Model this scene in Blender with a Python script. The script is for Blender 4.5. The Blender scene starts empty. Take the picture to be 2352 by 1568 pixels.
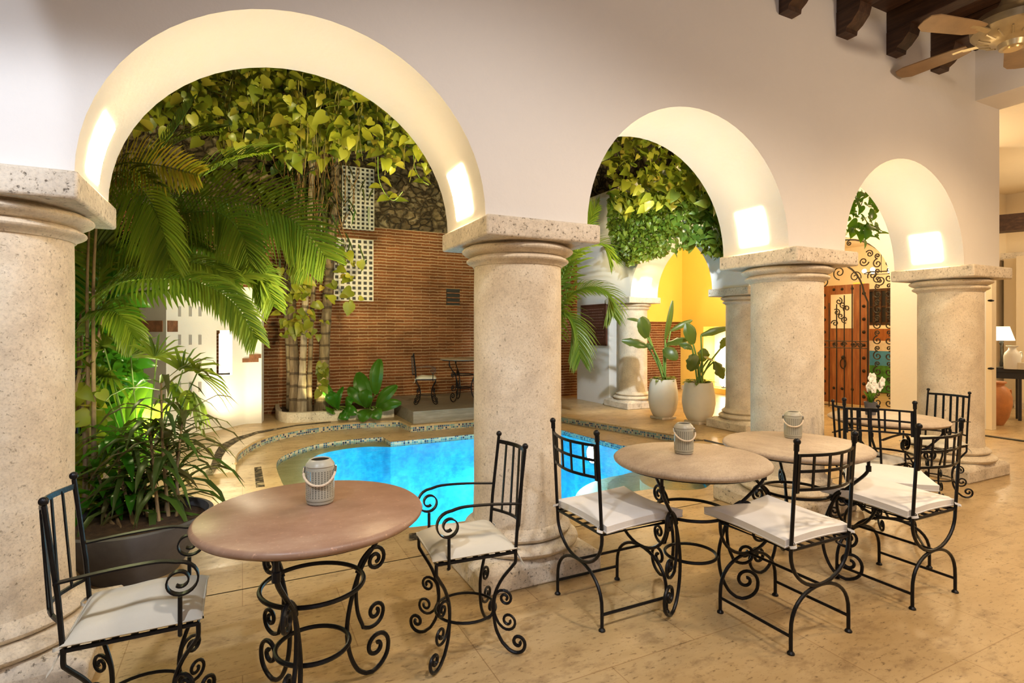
import bpy, bmesh, math, random
from mathutils import Vector, Matrix
from mathutils.geometry import delaunay_2d_cdt
PI = math.pi
C = bpy.context.scene.collection
SC = bpy.context.scene
random.seed(7)

# ------------------------------------------------------------------ camera
YAW = 0.458
F_PX = 1255.4
cam_d = bpy.data.cameras.new('camera'); cam = bpy.data.objects.new('camera', cam_d); C.objects.link(cam)
cam.location = (0, 0, 1.4); cam.rotation_euler = (PI/2, 0, -YAW)
cam_d.sensor_width = 36; cam_d.lens = 36*F_PX/2352; cam_d.shift_y = -24/2352
cam_d.clip_start = .05; cam_d.clip_end = 200
SC.camera = cam
SN, CN = math.sin(YAW), math.cos(YAW)
def at(px, py, d):                       # point at depth d along the view
    xc = (px-1176)/F_PX*d
    return Vector((xc*CN+d*SN, d*CN-xc*SN, 1.4-(py-760)/F_PX*d))
def onz(px, py, z=0):                    # point on the horizontal plane z
    return at(px, py, (1.4-z)*F_PX/(py-760))
def onx(px, py, X):
    t = (px-1176)/F_PX
    return at(px, py, X/(t*CN+SN))
def ony(px, py, Y):
    t = (px-1176)/F_PX
    return at(px, py, Y/(CN-t*SN))

# ------------------------------------------------------------------ world, exposure
SC.view_settings.view_transform = 'Standard'; SC.view_settings.look = 'None'
SC.view_settings.exposure = 0.38; SC.view_settings.gamma = 1; SC.view_settings.use_curve_mapping = False
W = bpy.data.worlds.new('night'); SC.world = W; W.use_nodes = True
W.node_tree.nodes['Background'].inputs[0].default_value = (.55, .42, .26, 1)
W.node_tree.nodes['Background'].inputs[1].default_value = .10

# ------------------------------------------------------------------ lamps
def lamp(name, kind, loc, e, col, size=.1, aim=None, cone=60, blend=.4):
    l = bpy.data.lights.new(name, kind); l.energy = e; l.color = col
    if kind in ('POINT', 'SPOT'): l.shadow_soft_size = size
    if kind == 'SPOT': l.spot_size = math.radians(cone); l.spot_blend = blend
    if kind == 'AREA': l.size = size
    o = bpy.data.objects.new(name, l); C.objects.link(o); o.location = loc
    if aim is not None:
        o.rotation_euler = (Vector(aim)-Vector(loc)).to_track_quat('-Z', 'Y').to_euler()
    return o
WARM = (1, .74, .42); NEUT = (1, .90, .80); COOL = (.84, .90, 1)
# unseen lights on the camera side of the gallery, some added as fill
lamp('unseen_gallery_light', 'SPOT', (-1.2, .3, 3.3), 170, COOL, .08, (-.5, 2.5, .7), 66, .35)
lamp('unseen_gallery_light', 'SPOT', (-2.2, .5, 2.9), 75, COOL, .03, (-1.95, 2.69, 2.35), 59, .12)  # added; its cone edge shapes the bright patch on the left wall
lamp('unseen_gallery_light', 'SPOT', (1.0, .3, 3.6), 125, NEUT, .10, (1.3, 2.3, 0), 112, .7)
lamp('unseen_gallery_light', 'SPOT', (3.0, .2, 3.6), 165, (1, .78, .54), .12, (3.0, 1.8, 0), 112, .8)
lamp('unseen_gallery_light', 'SPOT', (5.3, .6, 3.6), 190, (1, .68, .36), .12, (5.3, 1.9, 0), 116, .8)
lamp('unseen_gallery_light', 'POINT', (.6, -1.4, 3.2), 62, (.92, .90, 1), .3)  # added soft fill from behind the camera
lamp('unseen_gallery_light', 'POINT', (4.6, -.2, 3.0), 84, (1, .76, .52), .2)  # added warm fill that lifts the right of the front wall
lamp('corridor_lamp', 'POINT', (8.3, 4.6, 3.2), 60, (1, .80, .52), .3)
lamp('corridor_lamp', 'POINT', (8.2, 7.4, 3.3), 120, (1, .74, .36), .2)
lamp('lounge_lamp', 'POINT', (11.5, 2.6, 2.8), 100, (1, .80, .52), .4)
lamp('entrance_lamp', 'POINT', (11.3, 6.6, 2.7), 90, (1, .74, .40), .3)
# garden lights; the spots are unseen, some added for their effect
lamp('unseen_garden_spot', 'SPOT', (2.2, 4.3, 3.6), 520, (1, .74, .36), .05, (2.5, 10.1, 2.1), 50, .9)
lamp('unseen_garden_spot', 'SPOT', (1.3, 5.0, 2.3), 560, (1, .84, .40), .1, (.9, 8.0, 4.4), 110, .6)
lamp('unseen_garden_spot', 'SPOT', (3.9, 6.0, 2.6), 420, (1, .84, .46), .1, (6.1, 7.6, 4.2), 90, .6)
lamp('unseen_garden_spot', 'SPOT', (4.2, 4.2, 3.2), 560, (.86, .95, 1), .06, (6.2, 8.6, 1.6), 55, .4)
lamp('unseen_garden_spot', 'SPOT', (1.0, 3.5, 1.8), 420, (1, .84, .52), .06, (.15, 7.2, 0), 92, .7)  # added to brighten the left path
lamp('unseen_garden_spot', 'SPOT', (1.0, 3.7, 2.7), 110, (1, .80, .42), .05, (-.2, 4.1, 2.35), 50, .8)  # added in place of arch light falling on the upper frond
lamp('unseen_garden_spot', 'SPOT', (1.5, 4.6, 3.3), 260, (1, .84, .50), .06, (.6, 6.6, 0), 52, .8)  # added to lift the pool shelf, ledge and path
lamp('trunk_uplight', 'SPOT', (1.03, 8.84, .22), 34, (1, .88, .40), .03, (1.12, 9.3, .8), 84, .6)
lamp('niche_lamp', 'POINT', (9.66, 8.97, .95), 14, (1, .88, .66), .05)
lamp('foliage_uplight', 'POINT', (-.62, 4.85, .75), 22, (.92, 1, .50), .06)
lamp('foliage_uplight', 'POINT', (-.75, 4.4, 1.5), 8, (1, .95, .45), .08)
lamp('wall_uplight', 'SPOT', (.02, 8.35, .25), 38, (1, .80, .48), .04, (-.1, 9.2, 1.1), 130, .8)
# pool lamps, under water and turned down into the basin
for p, a, e in (((4.2, 6.3, -.30), (3.2, 6.0, -1.2), 78), ((1.6, 4.1, -.30), (1.9, 4.9, -1.2), 66), ((3.2, 7.2, -.30), (3.0, 6.4, -1.2), 66), ((1.2, 6.8, -.30), (1.7, 6.2, -1.2), 66), ((2.6, 4.1, -.30), (2.7, 4.9, -1.2), 66), ((2.4, 5.6, -.28), (2.5, 5.6, -1.2), 70)):
    lamp('pool_lamp', 'SPOT', p, e, (.42, .86, 1), .08, a, 150, .6)

# ------------------------------------------------------------------ materials
def M(name):
    m = bpy.data.materials.new(name); m.use_nodes = True
    nt = m.node_tree; return m, nt, nt.nodes['Principled BSDF']
def N(nt, t, **kw):
    n = nt.nodes.new(t)
    for k, v in kw.items():
        if k in n.inputs: n.inputs[k].default_value = v
        else: setattr(n, k, v)
    return n
def L(nt, a, b): nt.links.new(a, b)
def coords(nt, scale=(1, 1, 1), out='Object'):
    tc = N(nt, 'ShaderNodeTexCoord'); mp = N(nt, 'ShaderNodeMapping'); mp.inputs['Scale'].default_value = scale
    L(nt, tc.outputs[out], mp.inputs[0]); return mp.outputs[0]
def ramp(nt, fac, stops, mode='LINEAR'):
    r = N(nt, 'ShaderNodeValToRGB'); cr = r.color_ramp; cr.interpolation = mode
    while len(cr.elements) < len(stops): cr.elements.new(.5)
    for e, (p, c) in zip(cr.elements, stops): e.position = p; e.color = (*c, 1)
    L(nt, fac, r.inputs[0]); return r.outputs[0]
def bump(nt, b, h, s=.3, d=.01):
    n = N(nt, 'ShaderNodeBump', Strength=s, Distance=d); L(nt, h, n.inputs['Height']); L(nt, n.outputs[0], b.inputs['Normal'])
def mixc(nt, f, a, b, mode='MIX'):
    n = N(nt, 'ShaderNodeMixRGB'); n.blend_type = mode
    for i, v in ((0, f), (1, a), (2, b)):
        if hasattr(v, 'is_linked'): L(nt, v, n.inputs[i])
        elif i == 0: n.inputs[0].default_value = v
        else: n.inputs[i].default_value = (*v, 1)
    return n.outputs[0]
def noise(nt, vec, sc, det=4, rough=.6):
    n = N(nt, 'ShaderNodeTexNoise', Scale=sc, Detail=det, Roughness=rough); L(nt, vec, n.inputs['Vector']); return n.outputs['Fac']

def plain(name, col, rough=.6, metal=0, var=.12, sc=8, bs=.15, spec=.5):
    m, nt, b = M(name); v = coords(nt)
    f = noise(nt, v, sc)
    c = ramp(nt, f, [(.3, tuple(x*(1-var) for x in col)), (.7, tuple(min(1, x*(1+var)) for x in col))])
    L(nt, c, b.inputs['Base Color']); b.inputs['Roughness'].default_value = rough; b.inputs['Metallic'].default_value = metal
    b.inputs['Specular IOR Level'].default_value = spec
    if bs: bump(nt, b, noise(nt, v, sc*6), bs, .004)
    return m
def plaster(name, col):
    m, nt, b = M(name); v = coords(nt)
    f = noise(nt, v, 1.3, 5); c = ramp(nt, f, [(.3, tuple(x*.96 for x in col)), (.7, col)])
    L(nt, c, b.inputs['Base Color']); b.inputs['Roughness'].default_value = .85; b.inputs['Specular IOR Level'].default_value = .2
    bump(nt, b, noise(nt, v, 9, 6, .62), .35, .012); return m
def stone(name, base, dark, light, sc=1.0, pit=.5, stretch=(1, 1, 1), rough=.75, pits=30, shade=.45, grain=0):
    m, nt, b = M(name); v = coords(nt, stretch)
    big = noise(nt, v, 3*sc, 6, .65)
    c = ramp(nt, big, [(.28, dark), (.5, base), (.72, light)])
    fine = noise(nt, v, pits*sc, 5, .7)
    k = ramp(nt, fine, [(.29, (0, 0, 0)), (.40, (1, 1, 1))])
    c2 = mixc(nt, 1, c, ramp(nt, k, [(0, (shade, shade*.96, shade*.92)), (1, (1, 1, 1))]), 'MULTIPLY')
    if grain:
        gn = noise(nt, v, grain, 5, .75); c2 = mixc(nt, 1, c2, ramp(nt, gn, [(.34, (.78, .75, .72)), (.46, (1, 1, 1)), (.64, (1.12, 1.11, 1.09))]), 'MULTIPLY')
    L(nt, c2, b.inputs['Base Color']); b.inputs['Roughness'].default_value = rough
    b.inputs['Specular IOR Level'].default_value = .35
    mid = noise(nt, v, 12*sc, 5, .65)
    h = mixc(nt, .45, k, mid); bump(nt, b, h, pit, .012); return m
m_plaster = plaster('white_plaster', (.80, .77, .74))
m_cream = plaster('cream_plaster', (.86, .74, .55))
m_yellow = plaster('yellow_plaster', (.92, .66, .16))
m_column = stone('coral_stone', (.67, .58, .45), (.52, .44, .34), (.77, .70, .58), 1.5, .55, pits=36, shade=.52, grain=95)
m_slab = stone('pitted_coral_stone', (.65, .57, .46), (.46, .40, .32), (.76, .69, .58), 1.9, .9, pits=24, shade=.42, grain=80)
m_rose = stone('rosy_marble', (.31, .185, .125), (.245, .14, .09), (.38, .25, .175), 1.8, .05, (1, 1.5, 1), .36, 30, 1.8)
m_tan = stone('tan_marble', (.40, .315, .235), (.33, .25, .185), (.47, .38, .30), 1.6, .3, (1, 2, 1), .5, 34, .55, 70)
m_iron = plain('black_iron', (.012, .012, .014), .36, .6, .3, 20, .25)
m_irond = plain('garden_iron', (.03, .022, .015), .5, .5, .3, 20, .2)
m_cush = plain('cream_cotton', (.60, .57, .49), .9, 0, .05, 6, .25, .1)
m_white = plain('white_canvas', (.80, .79, .78), .9, 0, .04, 5, .25, .1)
m_wood = stone('dark_beam_wood', (.055, .026, .014), (.03, .014, .008), (.10, .048, .024), 1.2, .3, (8, .8, 8), .5, 20, .6)
m_door = stone('red_door_wood', (.30, .10, .03), (.20, .06, .02), (.42, .17, .05), 1.0, .2, (1, 9, .8), .45, 20, .7)
m_deck = stone('grey_deck_wood', (.23, .20, .16), (.16, .14, .11), (.32, .29, .25), 1.0, .2, (.8, 9, 9), .5, 20, .75)
m_soil = plain('dark_soil', (.045, .025, .012), .95, 0, .6, 25, 1.0)
m_bowl = plain('slate_bowl', (.095, .095, .105), .6, 0, .25, 5, .3)
m_pot = plain('off_white_pot', (.72, .66, .54), .45, 0, .04, 5, .08)
m_terra = plain('terracotta_jar', (.55, .22, .07), .5, 0, .2, 6, .3)
m_lant = plain('sage_metal', (.40, .385, .315), .35, 0, .03, 5, 0)
m_rope = plain('cotton_rope', (.72, .60, .45), .9, 0, .1, 60, .5)
m_chrome = plain('steel', (.6, .6, .6), .2, 1, .03, 5, 0)
m_black = plain('black_hole', (.01, .01, .01), .6, 0, .1, 5, 0)
m_sign = plain('brown_plaque', (.10, .035, .02), .45, 0, .2, 6, .3)
m_signt = plain('worn_letters', (.24, .13, .10), .6, 0, .2, 6, .1)
m_fan = plain('aged_brass', (.42, .34, .20), .35, .6, .15, 8, .1)
m_blade = plain('fan_blade_wood', (.30, .19, .09), .5, 0, .2, 6, .1)
def trunk_mat(name, a, b_, c_):
    m, nt, b = M(name); v = coords(nt)
    wv = N(nt, 'ShaderNodeTexWave', Scale=1.5, Distortion=3.0, Detail=3); wv.bands_direction = 'Z'; L(nt, v, wv.inputs['Vector'])
    k = ramp(nt, wv.outputs['Fac'], [(.02, (.42, .38, .34)), (.12, (1, 1, 1))])
    n = ramp(nt, noise(nt, coords(nt, (6, 6, .8)), 4, 5), [(.3, a), (.5, b_), (.72, c_)])
    L(nt, mixc(nt, 1, n, k, 'MULTIPLY'), b.inputs['Base Color']); b.inputs['Roughness'].default_value = .85
    bump(nt, b, k, .8, .02); return m
m_trunk0 = stone('palm_trunk', (.24, .17, .10), (.12, .08, .05), (.40, .32, .22), 2, .6, (1, 1, .35), .8, 20, .5)
m_trunk = trunk_mat('ringed_palm_bark', (.07, .045, .025), (.14, .095, .05), (.24, .18, .11))
m_ptrunk = trunk_mat('pale_ringed_bark', (.16, .115, .07), (.27, .21, .14), (.40, .33, .24))
m_twig = plain('hanging_roots', (.22, .12, .04), .8, 0, .4, 12, 0)
m_petal = plain('white_petals', (.85, .85, .78), .5, 0, .03, 5, 0)
m_jug = plain('white_ceramic', (.82, .80, .74), .3, 0, .02, 5, 0)
m_console = plain('dark_console', (.03, .028, .02), .4, 0, .2, 6, .1)
m_lit = plain('bare_brick', (.20, .085, .04), .9, 0, .4, 14, .8)
m_grille = plain('white_block', (.55, .52, .47), .85, 0, .12, 6, .4)
m_slotg = plain('grey_glass', (.36, .34, .33), .35, 0, .05, 6, 0)

def emis(name, col, s):
    m, nt, b = M(name); nt.nodes.remove(b); e = N(nt, 'ShaderNodeEmission', Strength=s); e.inputs[0].default_value = (*col, 1)
    L(nt, e.outputs[0], nt.nodes['Material Output'].inputs[0]); return m
m_panel = emis('arch_light_glass', (1, .74, .40), 54)
m_shade = emis('lamp_shade_glow', (1, .84, .52), 2.2)
m_bulb = emis('bulb_glow', (1, .75, .38), 30)
m_poolglow = emis('pool_lens_glow', (.75, .95, 1), 40)
m_nichel = emis('niche_lamp_glow', (1, .85, .58), 14)

def floor_mat():
    m, nt, b = M('travertine_floor'); v = coords(nt)
    vs = coords(nt, (1, 2.6, 1))
    big = noise(nt, vs, .9, 6, .6)
    c = ramp(nt, big, [(.3, (.40, .27, .125)), (.5, (.50, .355, .18)), (.7, (.60, .45, .25))])
    f = noise(nt, vs, 22, 6, .72)
    k = ramp(nt, f, [(.34, (.40, .36, .32)), (.44, (1, 1, 1))])
    mid = noise(nt, coords(nt, (1, 1.7, 1)), 5, 5, .7)
    k2 = ramp(nt, mid, [(.32, (.66, .62, .60)), (.48, (1, 1, 1))])
    c = mixc(nt, 1, mixc(nt, 1, c, k, 'MULTIPLY'), k2, 'MULTIPLY')
    br = N(nt, 'ShaderNodeTexBrick'); L(nt, v, br.inputs['Vector'])
    br.inputs['Scale'].default_value = 1; br.inputs['Brick Width'].default_value = .92; br.inputs['Row Height'].default_value = .62
    br.inputs['Mortar Size'].default_value = .0022; br.inputs['Color1'].default_value = (1, 1, 1, 1); br.inputs['Color2'].default_value = (.9, .9, .9, 1); br.inputs['Mortar'].default_value = (.62, .55, .48, 1)
    c = mixc(nt, 1, c, br.outputs['Color'], 'MULTIPLY')
    L(nt, c, b.inputs['Base Color'])
    L(nt, ramp(nt, mid, [(.3, (.42,)*3), (.7, (.26,)*3)]), b.inputs['Roughness'])
    bump(nt, b, f, .12, .004); return m
m_floor = floor_mat()

def brick_mat(name, c1, c2, mort, w=.30, h=.062):
    m, nt, b = M(name)
    tc = N(nt, 'ShaderNodeTexCoord'); sx = N(nt, 'ShaderNodeSeparateXYZ'); L(nt, tc.outputs['Object'], sx.inputs[0])
    ad = N(nt, 'ShaderNodeMath', operation='ADD'); L(nt, sx.outputs[0], ad.inputs[0]); L(nt, sx.outputs[1], ad.inputs[1])
    mu = N(nt, 'ShaderNodeMath', operation='MULTIPLY'); L(nt, ad.outputs[0], mu.inputs[0]); mu.inputs[1].default_value = 3
    cb = N(nt, 'ShaderNodeCombineXYZ'); L(nt, mu.outputs[0], cb.inputs[0]); L(nt, sx.outputs[2], cb.inputs[1])
    nz = N(nt, 'ShaderNodeTexNoise', Scale=3.5, Detail=4); L(nt, cb.outputs[0], nz.inputs['Vector'])
    vm = N(nt, 'ShaderNodeVectorMath', operation='MULTIPLY_ADD'); L(nt, nz.outputs['Color'], vm.inputs[0]); vm.inputs[1].default_value = (.09, .020, 0); L(nt, cb.outputs[0], vm.inputs[2])
    br = N(nt, 'ShaderNodeTexBrick'); L(nt, vm.outputs[0], br.inputs['Vector'])
    for k, x in (('Scale', 1), ('Brick Width', w), ('Row Height', h), ('Mortar Size', .0085), ('Mortar Smooth', .5), ('Bias', 0)): br.inputs[k].default_value = x
    br.inputs['Color1'].default_value = (*c1, 1); br.inputs['Color2'].default_value = (*c2, 1); br.inputs['Mortar'].default_value = (*mort, 1)
    v = tc.outputs['Object']
    g = ramp(nt, noise(nt, v, 1.6, 5), [(.3, (.55, .52, .50)), (.65, (1, 1, 1))])
    c = mixc(nt, 1, br.outputs['Color'], g, 'MULTIPLY')
    g2 = ramp(nt, noise(nt, v, 30, 4), [(.25, (.72, .70, .68)), (.6, (1, 1, 1))])
    c = mixc(nt, 1, c, g2, 'MULTIPLY')
    L(nt, c, b.inputs['Base Color']); b.inputs['Roughness'].default_value = .9; b.inputs['Specular IOR Level'].default_value = .15
    bump(nt, b, br.outputs['Fac'], .25, .008); return m
m_brick = brick_mat('roman_brick', (.25, .095, .038), (.16, .060, .024), (.50, .38, .24), 1.0, .056)
def rubble_mat():
    m, nt, b = M('rubble_stone'); v0 = coords(nt, (1, 1, 1.3))
    nz0 = N(nt, 'ShaderNodeTexNoise', Scale=3, Detail=6); L(nt, v0, nz0.inputs['Vector']); va = N(nt, 'ShaderNodeVectorMath', operation='MULTIPLY_ADD'); L(nt, nz0.outputs['Color'], va.inputs[0]); va.inputs[1].default_value = (.35, .35, .35); L(nt, v0, va.inputs[2]); v = va.outputs[0]
    vo = N(nt, 'ShaderNodeTexVoronoi', Scale=5.5); vo.feature = 'DISTANCE_TO_EDGE'; L(nt, v, vo.inputs['Vector'])
    v2 = N(nt, 'ShaderNodeTexVoronoi', Scale=5.5); L(nt, v, v2.inputs['Vector'])
    sp = N(nt, 'ShaderNodeSeparateXYZ'); L(nt, v2.outputs['Color'], sp.inputs[0])
    c = ramp(nt, sp.outputs[0], [(0, (.10, .07, .035)), (.5, (.19, .14, .075)), (1, (.36, .28, .17))])
    e = ramp(nt, vo.outputs['Distance'], [(.0, (.22, .18, .13)), (.22, (1, 1, 1))])
    c = mixc(nt, 1, c, e, 'MULTIPLY'); c = mixc(nt, 1, c, ramp(nt, noise(nt, v, 14, 5), [(.3, (.5, .5, .45)), (.6, (1, 1, 1))]), 'MULTIPLY')
    L(nt, c, b.inputs['Base Color']); b.inputs['Roughness'].default_value = .95
    bump(nt, b, e, .9, .05); return m
m_rubble = rubble_mat()
def mosaic_mat(name, cell=.028, pal=None):
    m, nt, b = M(name); tc = N(nt, 'ShaderNodeTexCoord')
    dv = N(nt, 'ShaderNodeVectorMath', operation='SCALE'); dv.inputs['Scale'].default_value = 1/cell; L(nt, tc.outputs['UV'], dv.inputs[0])
    fl = N(nt, 'ShaderNodeVectorMath', operation='FLOOR'); L(nt, dv.outputs[0], fl.inputs[0])
    fr = N(nt, 'ShaderNodeVectorMath', operation='FRACTION'); L(nt, dv.outputs[0], fr.inputs[0])
    wn = N(nt, 'ShaderNodeTexWhiteNoise', noise_dimensions='2D'); L(nt, fl.outputs[0], wn.inputs['Vector'])
    c = ramp(nt, wn.outputs['Value'], pal, 'CONSTANT')
    sx = N(nt, 'ShaderNodeSeparateXYZ'); L(nt, fr.outputs[0], sx.inputs[0])
    mn = N(nt, 'ShaderNodeMath', operation='MINIMUM'); L(nt, sx.outputs[0], mn.inputs[0]); L(nt, sx.outputs[1], mn.inputs[1])
    lt = N(nt, 'ShaderNodeMath', operation='LESS_THAN'); L(nt, mn.outputs[0], lt.inputs[0]); lt.inputs[1].default_value = .16
    c = mixc(nt, lt.outputs[0], c, (.50, .43, .30))
    L(nt, c, b.inputs['Base Color']); b.inputs['Roughness'].default_value = .2; return m
m_mosaic = mosaic_mat('blue_mosaic', .030, [(0, (.45, .40, .30)), (.3, (.19, .33, .32)), (.5, (.04, .13, .25)), (.66, (.012, .03, .10)), (.82, (.10, .26, .30)), (.93, (.03, .10, .20))])
def pool_mat():
    m, nt, b = M('pool_lining'); v = coords(nt)
    c = ramp(nt, noise(nt, v, 2.2, 3), [(.3, (.02, .42, .62)), (.55, (.04, .62, .78)), (.75, (.14, .76, .86))])
    n2 = ramp(nt, noise(nt, v, 13, 4), [(.38, (.45, .72, .88)), (.60, (1, 1, 1))])
    L(nt, mixc(nt, 1, c, n2, 'MULTIPLY'), b.inputs['Base Color']); b.inputs['Roughness'].default_value = .5; return m
m_pool = pool_mat()
m_shelf = stone('submerged_travertine', (.58, .52, .29), (.48, .43, .23), (.68, .62, .38), 1, .1, (1, 2, 1), .5, 22, .7)
def water_mat():
    m, nt, b = M('pool_water'); nt.nodes.remove(b); v = coords(nt)
    tr = N(nt, 'ShaderNodeBsdfTransparent'); tr.inputs[0].default_value = (.94, 1, .99, 1)
    gl = N(nt, 'ShaderNodeBsdfGlossy', Roughness=.03); fr = N(nt, 'ShaderNodeFresnel', IOR=1.33); mx = N(nt, 'ShaderNodeMixShader')
    bp = N(nt, 'ShaderNodeBump', Strength=.25, Distance=.03); L(nt, noise(nt, v, 7, 4, .6), bp.inputs['Height'])
    L(nt, bp.outputs[0], gl.inputs['Normal']); L(nt, bp.outputs[0], fr.inputs['Normal'])
    L(nt, fr.outputs[0], mx.inputs[0]); L(nt, tr.outputs[0], mx.inputs[1]); L(nt, gl.outputs[0], mx.inputs[2])
    L(nt, mx.outputs[0], nt.nodes['Material Output'].inputs[0]); return m
m_water = water_mat()
def leaf_mat(name, cols, tl=.45, gloss=.4):
    m, nt, b = M(name); g = N(nt, 'ShaderNodeNewGeometry')
    c = ramp(nt, g.outputs['Random Per Island'], [(i/(len(cols)-1), c) for i, c in enumerate(cols)])
    L(nt, c, b.inputs['Base Color']); b.inputs['Roughness'].default_value = gloss
    t = N(nt, 'ShaderNodeBsdfTranslucent'); hs = mixc(nt, .5, c, (.30, .38, .02)); L(nt, hs, t.inputs[0])
    mx = N(nt, 'ShaderNodeMixShader', Fac=tl); L(nt, b.outputs[0], mx.inputs[1]); L(nt, t.outputs[0], mx.inputs[2])
    L(nt, mx.outputs[0], nt.nodes['Material Output'].inputs[0]); return m
m_pothos = leaf_mat('pothos_leaf', [(.12, .155, .015), (.23, .25, .02), (.38, .36, .04), (.13, .17, .02), (.45, .34, .05)])
m_ivy = leaf_mat('small_ivy_leaf', [(.05, .11, .012), (.09, .16, .02), (.16, .22, .03), (.06, .10, .01)])
m_palm = leaf_mat('palm_leaflet', [(.07, .13, .012), (.13, .20, .018), (.20, .26, .025), (.10, .16, .015)])
m_palm_lit = leaf_mat('lit_palm_leaflet', [(.34, .36, .03), (.55, .44, .04), (.70, .42, .05), (.34, .38, .03)])  # palm leaf with the arch light's gold painted into its colour
m_broad = leaf_mat('broad_bed_leaf', [(.03, .12, .006), (.05, .17, .01), (.08, .21, .015)], .35, .35)
m_lush = leaf_mat('glossy_green_leaf', [(.02, .16, .01), (.05, .24, .015), (.09, .30, .02)], .5, .25)
m_dark = leaf_mat('dark_cordyline_leaf', [(.025, .055, .015), (.05, .09, .02), (.08, .05, .03), (.06, .13, .02)], .25, .35)
m_banana = leaf_mat('bird_of_paradise_leaf', [(.045, .085, .015), (.07, .12, .02)], .3, .35)
m_stem = plain('green_stem', (.16, .26, .04), .5, 0, .2, 10, 0)
m_vinestem = plain('yellow_green_stem', (.15, .13, .03), .7, 0, .5, 9, 0)
m_stemb = plain('brown_stem', (.22, .15, .08), .7, 0, .3, 10, .2)

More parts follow.
